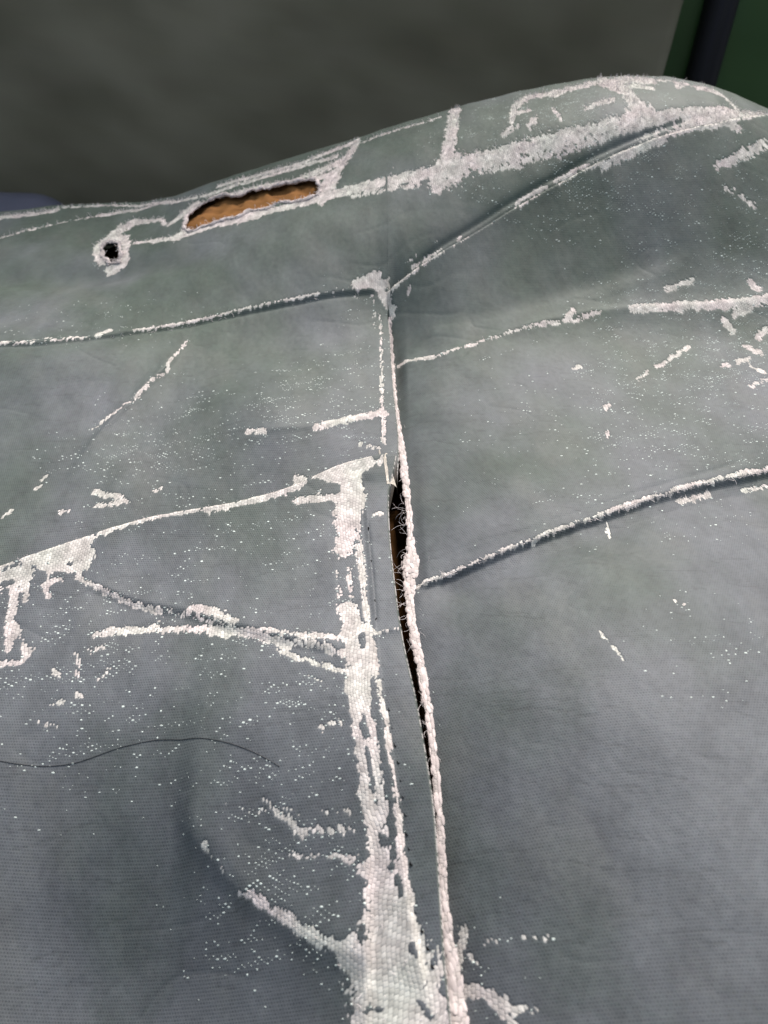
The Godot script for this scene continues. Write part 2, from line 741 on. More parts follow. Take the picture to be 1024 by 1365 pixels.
func panel_mesh(key: String) -> ArrayMesh:
	if seam_lut.is_empty():
		for a in [SEAM_LEFT, FOLD_LEFT, SEAM_RIGHT, FOLD_RIGHT]:
			seam_lut.append(table(a))
	var v := PackedVector3Array()
	var no := PackedVector3Array()
	var uv := PackedVector2Array()
	var co := PackedColorArray()
	var ix := PackedInt32Array()
	var nr := rows.size()
	var nc := cols.size()
	for side in 2:
		if key.ends_with("left") and side == 1 or key.ends_with("right") and side == 0:
			continue
		var sh: Dictionary = sheets[side]
		var pos: PackedVector3Array = sh.pos
		var nrm: PackedVector3Array = sh.n
		var col: PackedColorArray = sh.col
		var gone: PackedByteArray = sh.gone
		var xs: PackedFloat32Array = sh.x
		var border: PackedFloat32Array = seam_lut[0 if side == 0 else 2]
		var crease: PackedFloat32Array = seam_lut[1 if side == 0 else 3]
		var map := PackedInt32Array()
		map.resize(nr * nc)
		map.fill(-1)
		var turned := side == 0
		var want := 2 if key == "cover_border" else 1 if key.begins_with("rear") else 0
		for j in nr - 1:
			var s := rows[j]
			for i in nc - 1:
				var n := j * nc + i
				var x := xs[n]
				var here := 2 if s > look(border, x) else 1 if s > look(crease, x) else 0
				if here != want:
					continue
				if gone[n] and gone[n + 1] and gone[n + nc] and gone[n + nc + 1]:
					continue
				for m in [n, n + 1, n + nc, n + nc + 1]:
					if map[m] < 0:
						map[m] = v.size()
						v.append(pos[m])
						no.append(nrm[m])
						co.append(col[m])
						uv.append(Vector2(xs[m], rows[m / nc]) + Vector2(side * 0.31, 0))
				var a := map[n]
				var b := map[n + 1]
				var c := map[n + nc]
				var d := map[n + nc + 1]
				if turned:
					ix.append_array(PackedInt32Array([a, b, c, b, d, c]))
				else:
					ix.append_array(PackedInt32Array([a, c, b, b, c, d]))
		# the raw edge along the split: the cover turns down into the gap
		var last := -9
		for j in nr - 1:
			var s := rows[j]
			if gap_at(1, s) - gap_at(0, s) < 0.00035:
				continue
			var x := xs[j * nc]
			var here := 2 if s > look(border, x) else 1 if s > look(crease, x) else 0
			if here != want:
				continue
			var base := v.size()
			var out: float = -sh.flip
			var p := pos[j * nc]
			var r := 0.0005
			for k in 7:
				var th := minf(k, 4) / 4.0 * PI * 0.5
				var deep: float = 0.0 if k < 5 else 0.004 * (k - 4)
				v.append(p + Vector3(out * r * sin(th), -r * (1.0 - cos(th)) - deep, 0))
				no.append(Vector3(out * sin(th), cos(th), 0))
				var pale: bool = k >= 2 and k < 5 and side == 0
				co.append(Color(0.5, 0.47, 0.45) if pale and fine_noise.get_noise_1d(s * 900.0) > -0.12 else Color(0.075, 0.09, 0.082) if k < 5 else Color(0.09, 0.075, 0.06))
				uv.append(Vector2(x + k * 0.0003 + side * 0.31, s))
			if last == j - 1:
				for k in 6:
					var a := base - 7 + k
					var b := base + k
					if turned:
						ix.append_array(PackedInt32Array([a, b, a + 1, b, b + 1, a + 1]))
					else:
						ix.append_array(PackedInt32Array([a, a + 1, b, b, a + 1, b + 1]))
			last = j
	return array_mesh(v, no, co, uv, ix)


func cloth_mesh(key: String) -> ArrayMesh:
	# the woven backing, bare wherever the coating above it has gone
	var v := PackedVector3Array()
	var no := PackedVector3Array()
	var uv := PackedVector2Array()
	var co := PackedColorArray()
	var ix := PackedInt32Array()
	var nr := rows.size()
	var nc := cols.size()
	for side in 2:
		if key.ends_with("left") and side == 1 or key.ends_with("right") and side == 0:
			continue
		var sh: Dictionary = sheets[side]
		var base: PackedVector3Array = sh.pos
		var nrm: PackedVector3Array = sh.n0
		var gone: PackedByteArray = sh.gone
		var bared: PackedByteArray = sh.bared
		var xs: PackedFloat32Array = sh.x
		var hs: PackedFloat32Array = sh.h
		var border: PackedFloat32Array = seam_lut[0 if side == 0 else 2]
		var crease: PackedFloat32Array = seam_lut[1 if side == 0 else 3]
		var map := PackedInt32Array()
		map.resize(nr * nc)
		map.fill(-1)
		var want := 2 if key == "cover_border" else 1 if key.begins_with("rear") else 0
		for j in nr - 1:
			var s := rows[j]
			for i in nc - 1:
				var n := j * nc + i
				if not bared[n]:
					continue
				var x := xs[n]
				var here := 2 if s > look(border, x) else 1 if s > look(crease, x) else 0
				if here != want or gone[n] and gone[n + 1] and gone[n + nc] and gone[n + nc + 1]:
					continue
				for m in [n, n + 1, n + nc, n + nc + 1]:
					if map[m] < 0:
						map[m] = v.size()
						var sm := rows[m / nc]
						v.append(base[m] + Vector3(0, -0.0001, 0) if gone[m] else place(xs[m], sm, hs[m]))
						no.append(nrm[m])
						wear_at(side, xs[m], sm)
						uv.append(weave_uv)
						var d := clampf(0.5 + 0.9 * wide_noise.get_noise_2d(xs[m] * 55.0 + 9.0, sm * 45.0), 0.0, 1.0)
						var e := 0.90 + 0.34 * fine_noise.get_noise_2d(xs[m] * 240.0, sm * 200.0)
						co.append(Color(lerpf(0.69, 0.63, d) * e, lerpf(0.62, 0.635, d) * e, lerpf(0.61, 0.585, d) * e))
				var a := map[n]
				var b := map[n + 1]
				var c := map[n + nc]
				var d := map[n + nc + 1]
				if side == 0:
					ix.append_array(PackedInt32Array([a, b, c, b, d, c]))
				else:
					ix.append_array(PackedInt32Array([a, c, b, b, c, d]))
	return array_mesh(v, no, co, uv, ix)


func array_mesh(v: PackedVector3Array, no: PackedVector3Array, co: PackedColorArray, uv: PackedVector2Array, ix: PackedInt32Array) -> ArrayMesh:
	var a := []
	a.resize(Mesh.ARRAY_MAX)
	a[Mesh.ARRAY_VERTEX] = v
	a[Mesh.ARRAY_NORMAL] = no
	if co.size():
		a[Mesh.ARRAY_COLOR] = co
	if uv.size():
		a[Mesh.ARRAY_TEX_UV] = uv
	a[Mesh.ARRAY_INDEX] = ix
	var m := ArrayMesh.new()
	m.add_surface_from_arrays(Mesh.PRIMITIVE_TRIANGLES, a)
	return m


func dome(n: int) -> ArrayMesh:
	# one bump of yarn: half an ellipsoid one unit long, wide and high
	var v := PackedVector3Array()
	var no := PackedVector3Array()
	var ix := PackedInt32Array()
	var lat := [-0.35, 0.4, 0.9]
	for l in lat:
		for k in n:
			var t := TAU * k / n
			var q := Vector3(cos(t) * cos(l), sin(l), sin(t) * cos(l))
			var square := pow(pow(absf(cos(t)), 3.2) + pow(absf(sin(t)), 3.2), -1.0 / 3.2)
			v.append(Vector3(q.x * square * 0.5, q.y, q.z * square * 0.5))
			no.append(q)
	v.append(Vector3(0, 1, 0))
	no.append(Vector3.UP)
	for r in 2:
		for k in n:
			var a := r * n + k
			var b := r * n + (k + 1) % n
			ix.append_array(PackedInt32Array([a, b, a + n, b, b + n, a + n]))
	for k in n:
		ix.append_array(PackedInt32Array([2 * n + k, 2 * n + (k + 1) % n, 3 * n]))
	return array_mesh(v, no, PackedColorArray(), PackedVector2Array(), ix)


func copies(called: String, where: Array, tints: Array, parent: Node3D) -> void:
	if where.is_empty():
		return
	var mm := MultiMesh.new()
	mm.transform_format = MultiMesh.TRANSFORM_3D
	mm.use_colors = true
	mm.mesh = crown_mesh
	mm.instance_count = where.size()
	for k in where.size():
		mm.set_instance_transform(k, where[k])
		mm.set_instance_color(k, tints[k])
	var o := MultiMeshInstance3D.new()
	o.name = called
	o.multimesh = mm
	o.material_override = cloth
	o.set_meta("kind", "stuff")
	parent.add_child(o, true)


func yarn_tint(full: bool, warm: float) -> Color:
	var k := rng.randf_range(0.70, 1.06)
	if full:
		return Color(0.57 * k, (0.52 - 0.03 * warm) * k, (0.505 - 0.035 * warm) * k)
	return Color(0.60 * k, 0.66 * k, 0.61 * k)


func add_cloth(panels: Dictionary) -> void:
	var where := {}
	var tints := {}
	for key in panels:
		where[key] = []
		tints[key] = []
	for side in 2:
		var sh: Dictionary = sheets[side]
		var w: PackedFloat32Array = wear[side]
		var dt: PackedFloat32Array = dots[side]
		for j in yarn_rows:
			for i in yarn_cols:
				var n := j * yarn_cols + i
				var luck := rng.randf()
				var full := false
				var cluster: float = 0.35 + 2.2 * maxf(0.0, fine_noise.get_noise_2d(i * 0.09 + 300.0 * side, j * 0.11))
				var dot: bool = w[n] > -0.05 and w[n] < 0.5 and (luck < dt[n] * (0.25 + row_luck[j]) * cluster * (0.6 + 7.0 * smooth(fine_noise.get_noise_2d(i * 0.045, j * 37.7) * 2.2 - 0.1)) or w[n] > 0.12 and luck < 0.35)
				if not full and not dot:
					continue
				var at := yarn_place(side, i, j)
				if at.x < -0.29 or at.x > 0.29 or at.y > EDGE + ROLL * 1.8:
					continue
				if side == 0 and in_hole(at):
					continue
				var gi := find(cols, (at.x - gap_at(side, at.y)) * sh.flip)
				var gj := find(rows, at.y)
				var up: Vector3 = sh.n[gj * cols.size() + gi]
				if up.y < 0.25:
					up = (up + Vector3.UP).normalized()
				var p := surface_at(side, at.x, at.y)
				var z := (Vector3(0, 0, -1) - up * up.dot(Vector3(0, 0, -1))).normalized()
				z = z.rotated(up, rng.randf_range(-0.12, 0.12))
				var x := up.cross(z)
				var key := region_of(side, at.x, at.y)
				var fit := rng.randf_range(0.9, 1.12)
				if full:
					p -= up * 0.00016
					where[key].append(Transform3D(Basis(x * 0.00085 * fit, up * rng.randf_range(0.00023, 0.00029), z * 0.00138 * fit), p))
				else:
					var small := 0.42 + 0.7 * pow(rng.randf(), 2.0)
					p += up * 0.00005
					where[key].append(Transform3D(Basis(x * 0.00040 * small * rng.randf_range(0.7, 1.9), up * 0.00012, z * 0.00034 * small * rng.randf_range(0.6, 1.3)), p))
				tints[key].append(yarn_tint(full, clampf(fine_noise.get_noise_2d(i * 0.03, j * 0.04) + 0.3, 0.0, 1.0)))
	for key in panels:
		copies("bared_yarn", where[key], tints[key], panels[key])


var hole_polys: Array = []
var weave_high := 0.0
var weave_uv := Vector2.ZERO


func in_hole(p: Vector2) -> bool:
	if hole_polys.is_empty():
		for outline in [HOLE_LONG, HOLE_SMALL]:
			var poly := PackedVector2Array()
			for k in range(0, outline.size(), 2):
				poly.append(Vector2(outline[k], outline[k + 1]) * MM)
			hole_polys.append(poly)
	if p.y < 0.28 or p.x > -0.02:
		return false
	for poly in hole_polys:
		if Geometry2D.is_point_in_polygon(p, poly):
			return true
	return false


# a tube through points with a radius each; flat squashes it in height
func tube(path: PackedVector3Array, radii: PackedFloat32Array, sides: int, color: Color, flat := 1.0, closed := false) -> ArrayMesh:
	var v := PackedVector3Array()
	var no := PackedVector3Array()
	var co := PackedColorArray()
	var ix := PackedInt32Array()
	var uv := PackedVector2Array()
	var n := path.size()
	var run := 0.0
	for k in n:
		var f := frame(path, k, closed)
		if k > 0:
			run += path[k].distance_to(path[k - 1])
		for q in sides:
			var t := TAU * q / sides
			var d: Vector3 = f.x * cos(t) + f.y * sin(t) * flat
			v.append(path[k] + d * radii[k])
			no.append((f.x * cos(t) + f.y * sin(t) / flat).normalized())
			co.append(color)
			uv.append(Vector2(q * 8.0 / sides, run / YARN_ALONG))
	for k in n if closed else n - 1:
		for q in sides:
			var a := k * sides + q
			var b := k * sides + (q + 1) % sides
			var c := ((k + 1) % n) * sides + q
			var d := ((k + 1) % n) * sides + (q + 1) % sides
			ix.append_array(PackedInt32Array([a, c, b, b, c, d]))
	return array_mesh(v, no, co, uv, ix)


func frame(path: PackedVector3Array, k: int, closed: bool) -> Basis:
	var n := path.size()
	var a := path[(k + n - 1) % n] if closed else path[maxi(k - 1, 0)]
	var b := path[(k + 1) % n] if closed else path[mini(k + 1, n - 1)]
	var z := (b - a).normalized()
	var x := Vector3.UP.cross(z)
	x = x.normalized() if x.length() > 0.01 else Vector3.RIGHT
	return Basis(x, z.cross(x), z)


func woven_roll(called: String, path: PackedVector3Array, radii: PackedFloat32Array, flat: float, closed: bool, parent: Node3D, thickness := 1.0) -> MeshInstance3D:
	# a rolled edge of bare cloth: a core with rows of yarn bumps lying on it
	var o := part(called, tube(path, radii, 14, Color(0.56, 0.51, 0.50), flat, closed), weave, parent)
	var where := []
	var tints := []
	var step := YARN_ALONG * 0.95
	var run := 0.0
	var ring := 0
	for k in path.size() - 1:
		run += path[k].distance_to(path[k + 1])
		if run < step * 0.5:
			continue
		run = 0.0
		ring += 1
		var f := frame(path, k, closed)
		var count := maxi(6, int(TAU * radii[k] * (0.5 + 0.5 * flat) / (YARN_ACROSS * 0.86)))
		for q in count:
			if (q + ring) % 2 == 0:
				continue
			var t := TAU * q / count + 0.05 * sin(k * 0.2)
			var up := (f.x * cos(t) * flat + f.y * sin(t)).normalized()
			var p: Vector3 = path[k] + (f.x * cos(t) + f.y * sin(t) * flat) * radii[k]
			var z := f.z.rotated(up, rng.randf_range(-0.15, 0.25))
			var fit := rng.randf_range(0.7, 1.25)
			if rng.randf() < 0.45:
				continue
			where.append(Transform3D(Basis(up.cross(z) * 0.00080 * fit, up * 0.00024 * fit * thickness, z * 0.0018 * fit), p - up * 0.00008))
			tints.append(yarn_tint(true, 0.5))
	copies("yarn", where, tints, o)
	return o


func build_hems() -> void:
	var path := PackedVector3Array()
	var radii := PackedFloat32Array()
	var pts: Array = HEM_PATH
	for k in range(0, pts.size() - 3, 3):
		for q in 24:
			var f := q / 24.0
			var x: float = lerpf(pts[k], pts[k + 3], f) * MM
			var s: float = lerpf(pts[k + 1], pts[k + 4], f) * MM
			var g := smooth(f)
			var r: float = lerpf(pts[k + 2], pts[k + 5], g) * MM
			r *= 0.80 + 0.26 * fine_noise.get_noise_2d(s * 300.0, 7.0)
			x += 0.0004 * fine_noise.get_noise_2d(s * 240.0, 31.0)
			path.append(surface_at(1, maxf(x, gap_at(1, s)), s) + Vector3(0, r * 0.15, 0))
			radii.append(r)
	# even steps along the path, so that the yarns sit in even rows
	var even := resample(path, radii, YARN_ALONG * 0.5)
	woven_roll("frayed_hem", even[0], even[1], 0.38, false, seat)
	for outline in [HOLE_LONG, HOLE_SMALL]:
		path = PackedVector3Array()
		radii = PackedFloat32Array()
		var n: int = outline.size() / 2
		for k in n:
			for q in 8:
				var f := q / 8.0
				var k1 := (k + 1) % n
				var x := lerpf(outline[k * 2], outline[k1 * 2], f) * MM
				var s := lerpf(outline[k * 2 + 1], outline[k1 * 2 + 1], f) * MM
				x += 0.0007 * fine_noise.get_noise_2d(x * 260.0, s * 260.0)
				s += 0.0011 * fine_noise.get_noise_2d(x * 260.0 + 20.0, s * 260.0)
				path.append(surface_at(0, x, s, 0.0001))
				radii.append((0.0007 if outline == HOLE_LONG else 0.0006) * (1.0 + 1.5 * fine_noise.get_noise_2d(x * 220.0, s * 220.0)))
		path.append(path[0])
		radii.append(radii[0])
		even = resample(path, radii, YARN_ALONG * 0.6)
		woven_roll("torn_rim", even[0], even[1], 0.7, true, seat)


func resample(path: PackedVector3Array, radii: PackedFloat32Array, step: float) -> Array:
	var p := PackedVector3Array([path[0]])
	var r := PackedFloat32Array([radii[0]])
	var left := step
	for k in path.size() - 1:
		var a := path[k]
		var b := path[k + 1]
		var length := a.distance_to(b)
		var at := left
		while at < length:
			p.append(a.lerp(b, at / length))
			r.append(lerpf(radii[k], radii[k + 1], at / length))
			at += step
		left = at - length
	return [p, r]


func build_flap(panel: Node3D) -> void:
	# the corner of the folded panel, its cloth side turned out into the split
	var outline: Array = FLAP
	var st := SurfaceTool.new()
	st.begin(Mesh.PRIMITIVE_TRIANGLES)
	var left := []
	var right := []
	var n := 14
	for k in n + 1:
		var f := float(k) / n
		var xo := lerpf(lerpf(outline[0], outline[2], minf(f * 2.2, 1.0)), outline[6], maxf(0.0, (f - 0.45) / 0.55)) * MM
		var so := lerpf(lerpf(outline[1], outline[3], minf(f * 2.2, 1.0)), outline[7], maxf(0.0, (f - 0.45) / 0.55)) * MM
		var xi := lerpf(lerpf(outline[0] - 0.6, outline[10], minf(f * 2.2, 1.0)), outline[8], maxf(0.0, (f - 0.45) / 0.55)) * MM
		var si := lerpf(lerpf(outline[1] - 0.8, outline[11], minf(f * 2.2, 1.0)), outline[9], maxf(0.0, (f - 0.45) / 0.55)) * MM
		var a := surface_at(0, minf(xi, gap_at(0, si)), si) + Vector3(0, 0.0002, 0)
		left.append(a)
		right.append(Vector3(xo, a.y - 0.0012 - 0.0016 * f, -so))
	for k in n + 1:
		for q in 7:
			var g := q / 6.0
			st.set_color(Color(0.66, 0.61, 0.54))
			st.set_uv(Vector2(g * 3.0, k * 0.8))
			st.set_smooth_group(0)
			st.add_vertex(left[k].lerp(right[k], g) + Vector3(0, 0.0011 * sin(g * PI * 0.8), 0))
	for k in n:
		for q in 6:
			var a := k * 7 + q
			for m in [a, a + 7, a + 1, a + 1, a + 7, a + 8]:
				st.add_index(m)
	st.generate_normals()
	part("turned_corner", st.commit(), weave, panel)


func build_needle_holes(panel: Node3D) -> void:
	var dark := plain("needle_hole_shade", linear_color(0.006, 0.006, 0.006), 0.9, 0.1)
	var pts: Array = NEEDLE_HOLES
	for k in range(0, pts.size(), 2):
		var x: float = minf(pts[k] * MM, gap_at(0, pts[k + 1] * MM) - 0.0006)
		var s: float = pts[k + 1] * MM
		var p := surface_at(0, x, s, 0.00009)
		# a shallow dish on the cover, painted black for the shade inside a hole
		var v := PackedVector3Array()
		var no := PackedVector3Array()
		var ix := PackedInt32Array()
		var r := rng.randf_range(0.00030, 0.00048)
		for ring in 2:
			for q in 7:
				var t := TAU * q / 7.0
				var rr: float = r * (1.0 if ring == 0 else 0.5) * rng.randf_range(0.75, 1.2)
				v.append(Vector3(cos(t) * rr, -0.00004 * ring, sin(t) * rr * 1.25))
				no.append(Vector3.UP)
		v.append(Vector3(0, -0.00006, 0))
		no.append(Vector3.UP)
		for q in 7:
			var q1 := (q + 1) % 7
			ix.append_array(PackedInt32Array([q, q1, q + 7, q1, q1 + 7, q + 7, q + 7, q1 + 7, 14]))
		var o := part("needle_hole", array_mesh(v, no, PackedColorArray(), PackedVector2Array(), ix), dark, panel)
		o.position = p


func build_foam() -> void:
	# the padding under the cover: close below the torn border, deep below the split
	var st := SurfaceTool.new()
	st.begin(Mesh.PRIMITIVE_TRIANGLES)
	var nx := 260
	var ns := 230
	var long_c := Vector2(-0.055, 0.314)
	for j in ns:
		var s := lerpf(-0.05, EDGE + ROLL * 1.7, float(j) / (ns - 1))
		for i in nx:
			var x := lerpf(-0.24, 0.24, float(i) / (nx - 1))
			var side := side_of(x, s)
			var g0 := gap_at(0, s)
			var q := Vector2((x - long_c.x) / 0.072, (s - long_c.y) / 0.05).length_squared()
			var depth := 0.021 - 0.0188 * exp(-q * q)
			depth += 0.0013 * fine_noise.get_noise_2d(x * 130.0, s * 70.0) + 0.0009 * wide_noise.get_noise_2d(x * 300.0, s * 220.0)
			depth = maxf(depth, 0.0012)
			if Vector2(x + 0.113, s - 0.302).length() < 0.012:
				depth += 0.012
			var p := surface_at(side, x, s)
			p.y -= depth
			if s > EDGE:
				p.z += depth * 0.8
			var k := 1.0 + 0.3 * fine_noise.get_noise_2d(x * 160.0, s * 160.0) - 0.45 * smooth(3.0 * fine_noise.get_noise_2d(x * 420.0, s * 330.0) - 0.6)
			k *= 0.4 + 0.6 * exp(-q * q)  # foam colour darkened away from the torn border, so the split looks deep in shade
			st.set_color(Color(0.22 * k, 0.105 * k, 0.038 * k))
			st.set_smooth_group(0)
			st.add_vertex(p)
	for j in ns - 1:
		for i in nx - 1:
			var a := j * nx + i
			for m in [a, a + nx, a + 1, a + 1, a + nx, a + nx + 1]:
				st.add_index(m)
	st.generate_normals()
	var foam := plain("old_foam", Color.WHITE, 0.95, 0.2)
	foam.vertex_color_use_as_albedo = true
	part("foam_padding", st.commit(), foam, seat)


# ---------------------------------------------------------------- loose fibres
var fv := PackedVector3Array()
var fn := PackedVector3Array()
var fi := PackedInt32Array()


func fibre(at: Vector3, towards: Vector3, length: float, radius: float, curl: float) -> void:
	var steps := 7
	var d := towards.normalized()
	var p := at
	var spin := Vector3(rng.randf_range(-1, 1), rng.randf_range(-1, 1), rng.randf_range(-1, 1)).normalized()
	for k in steps:
		var x := d.cross(Vector3(0.31, 0.77, 0.55)).normalized()
		var y := d.cross(x)
		for q in 3:
			var t := TAU * q / 3.0
			var o := x * cos(t) + y * sin(t)
			fv.append(p + o * radius * (1.0 if k < steps - 1 else 0.4))
			fn.append(o)
		if k > 0:
			var b := fv.size() - 6
			for q in 3:
				var q1 := (q + 1) % 3
				fi.append_array(PackedInt32Array([b + q, b + q + 3, b + q1, b + q1, b + q + 3, b + q1 + 3]))
		p += d * length / (steps - 1)
		d = (d.rotated(spin, curl * rng.randf_range(0.3, 1.0)) + Vector3(rng.randf_range(-1, 1), rng.randf_range(-1, 1), rng.randf_range(-1, 1)) * 0.12 * curl).normalized()


func build_fuzz() -> void:
	var hem: Array = HEM_PATH
	for k in 100:
		var n := rng.randi_range(2, hem.size() / 3 - 2)
		var f := rng.randf()
		var x: float = lerpf(hem[n * 3], hem[n * 3 + 3], f) * MM
		var s: float = lerpf(hem[n * 3 + 1], hem[n * 3 + 4], f) * MM
		var r: float = hem[n * 3 + 2] * MM
		var side := -1.0 if rng.randf() < 0.55 else 1.0
		var p := surface_at(1, maxf(x, gap_at(1, s)), s) + Vector3(side * r * 0.8, r * 0.3, 0)
		fibre(p, Vector3(side * rng.randf_range(0.1, 1.0), rng.randf_range(-0.4, 0.6), rng.randf_range(-1.6, 1.6)), rng.randf_range(0.0012, 0.0042), 0.000036, rng.randf_range(0.2, 0.9))
	for k in 26:  # longer ones that bridge the widest part of the split
		var s := rng.randf_range(0.112, 0.157)
		var x := gap_at(1, s)
		var p := surface_at(1, x, s) + Vector3(-0.0009, -0.0002, 0)
		fibre(p, Vector3(-1, rng.randf_range(-0.35, 0.25), rng.randf_range(-0.8, 0.8)), rng.randf_range(0.003, 0.0065), 0.000034, rng.randf_range(0.3, 0.9))
	var left_hair := [FOLD_LEFT, FOLD_RIGHT, SEAM_LEFT]
	for which in 3:
		var path: Array = left_hair[which]
		for k in [420, 160, 60][which]:
			var n := rng.randi_range(0, path.size() / 2 - 2)
			var f := rng.randf()
			var x: float = lerpf(path[n * 2], path[n * 2 + 2], f) * MM
			var s: float = lerpf(path[n * 2 + 1], path[n * 2 + 3], f) * MM - 0.0006 + (0.0012 if which == 1 else 0.0)
			var side := 1 if which == 1 else 0
			var p := surface_at(side, x, s)
			fibre(p, Vector3(rng.randf_range(-1.2, 1.2), rng.randf_range(0.0, 0.6), rng.randf_range(-0.6, 0.2) if which != 1 else rng.randf_range(-0.1, 0.7)), rng.randf_range(0.0006, 0.0022), 0.000055, rng.randf_range(0.1, 0.6))
	for outline in [HOLE_LONG, HOLE_SMALL]:
		for k in 220:
			var n := rng.randi_range(0, outline.size() / 2 - 1)
			var n1: int = (n + 1) % (outline.size() / 2)
			var f := rng.randf()
			var x := lerpf(outline[n * 2], outline[n1 * 2], f) * MM
			var s := lerpf(outline[n * 2 + 1], outline[n1 * 2 + 1], f) * MM
			fibre(surface_at(0, x, s, 0.0003), Vector3(rng.randf_range(-1, 1), rng.randf_range(0.0, 0.9), rng.randf_range(-1, 1)), rng.randf_range(0.001, 0.0028), 0.00007, rng.randf_range(0.1, 0.6))
	# short fluff on bare cloth, most of it where the border rolls away
	for side in 2:
		var w: PackedFloat32Array = wear[side]
		for j in range(0, yarn_rows):
			for i in yarn_cols:
				if w[j * yarn_cols + i] < 0.6:
					continue
				var at := yarn_place(side, i, j)
				var chance := 0.55 if at.y > 0.32 else 0.16 if at.y > 0.24 else 0.05
				if rng.randf() > chance or in_hole(at) or at.y > EDGE + ROLL * 1.4:
					continue
				var long_ := rng.randf_range(0.0008, 0.0022) if at.y > 0.3 else rng.randf_range(0.0005, 0.0014)
				fibre(surface_at(side, at.x, at.y), Vector3(rng.randf_range(-0.7, 0.7), 1.0, rng.randf_range(-0.9, 0.5)), long_, 0.00008 if at.y > 0.3 else 0.00005, 0.4)
	var o := part("loose_fibres", array_mesh(fv, fn, PackedColorArray(), PackedVector2Array(), fi), plain("cotton_fibre", linear_color(0.66, 0.61, 0.60), 0.9, 0.2), seat)
	o.set_meta("kind", "stuff")


func build_hair() -> void:
	var pts: Array = HAIR_PATH
	var path := PackedVector3Array()
	var radii := PackedFloat32Array()
	var n: int = pts.size() / 2
	for k in n - 1:
		var p0 := Vector2(pts[maxi(k - 1, 0) * 2], pts[maxi(k - 1, 0) * 2 + 1])
		var p1 := Vector2(pts[k * 2], pts[k * 2 + 1])
		var p2 := Vector2(pts[k * 2 + 2], pts[k * 2 + 3])
		var p3 := Vector2(pts[mini(k + 2, n - 1) * 2], pts[mini(k + 2, n - 1) * 2 + 1])
		for q in 10:
			var c := p1.cubic_interpolate(p2, p0, p3, q / 10.0) * MM
			path.append(surface_at(0, c.x, c.y, 0.00016))
			radii.append(0.00006)
	var hair := part("hair", tube(path, radii, 5, Color.BLACK), plain("dark_hair", linear_color(0.012, 0.011, 0.012), 0.45), self)
	hair.set_meta("label", "single dark wavy hair lying across the left front panel of the seat")
	hair.set_meta("category", "hair")


# ---------------------------------------------------------------- what stands behind the seat
func rounded_slab(size: Vector3, r: float, n: int, dents: float, tones: Array, tone_scale: float) -> ArrayMesh:
	# a box with rounded edges; its faces carry a slight unevenness and blotches of tone
	var v := PackedVector3Array()
	var no := PackedVector3Array()
	var co := PackedColorArray()
	var ix := PackedInt32Array()
	var half := size * 0.5
	for face in 6:
		var ax := face / 2
		var dir := 1.0 if face % 2 == 0 else -1.0
		var base := v.size()
		for j in n + 1:
			for i in n + 1:
				var q := Vector3.ZERO
				q[ax] = dir
				q[(ax + 1) % 3] = spread(i, n, half[(ax + 1) % 3], r) / half[(ax + 1) % 3]
				q[(ax + 2) % 3] = spread(j, n, half[(ax + 2) % 3], r) / half[(ax + 2) % 3]
				var p := q * half
				var core := p.clamp(-half + Vector3.ONE * r, half - Vector3.ONE * r)
				var d := (p - core).normalized()
				p = core + d * r + d * dents * wide_noise.get_noise_3d(p.x * 9.0, p.y * 9.0, p.z * 9.0)
				v.append(p)
				no.append(d)
				var f: float = clampf(0.5 + 0.9 * wide_noise.get_noise_3d(p.x * tone_scale, p.y * tone_scale * 1.6, p.z * tone_scale + 3.0), 0.0, 1.0)
				f = clampf(f + 0.3 * calm_noise.get_noise_3d((p.x + p.y) * tone_scale * 3.0, (p.y - p.x) * tone_scale * 0.8, p.z), 0.0, 1.0)
				var c: Color = tones[0]
				co.append(c.lerp(tones[1], f))
		for j in n:
			for i in n:
				var a := base + j * (n + 1) + i
				var b := a + 1
				var c := a + n + 1
				var d := c + 1
				if dir < 0.0:
					ix.append_array(PackedInt32Array([a, b, c, b, d, c]))
				else:
					ix.append_array(PackedInt32Array([a, c, b, b, c, d]))
	return array_mesh(v, no, co, PackedVector2Array(), ix)


func spread(i: int, n: int, half: float, r: float) -> float:
	# grid lines, a third of them in the rounded edges
	var m := n / 6
	if i <= m:
		return -half + r * (1.0 - cos(PI * 0.5 * i / m)) if m > 0 else -half
	if i >= n - m:
		return half - r * (1.0 - cos(PI * 0.5 * (n - i) / m))
	return lerpf(-half + r, half - r, float(i - m) / (n - 2 * m))


func vertex_material(called: String, roughness: float, specular := 0.5) -> StandardMaterial3D:
	var m := plain(called, Color.WHITE, roughness, specular)
	m.vertex_color_use_as_albedo = true
	return m


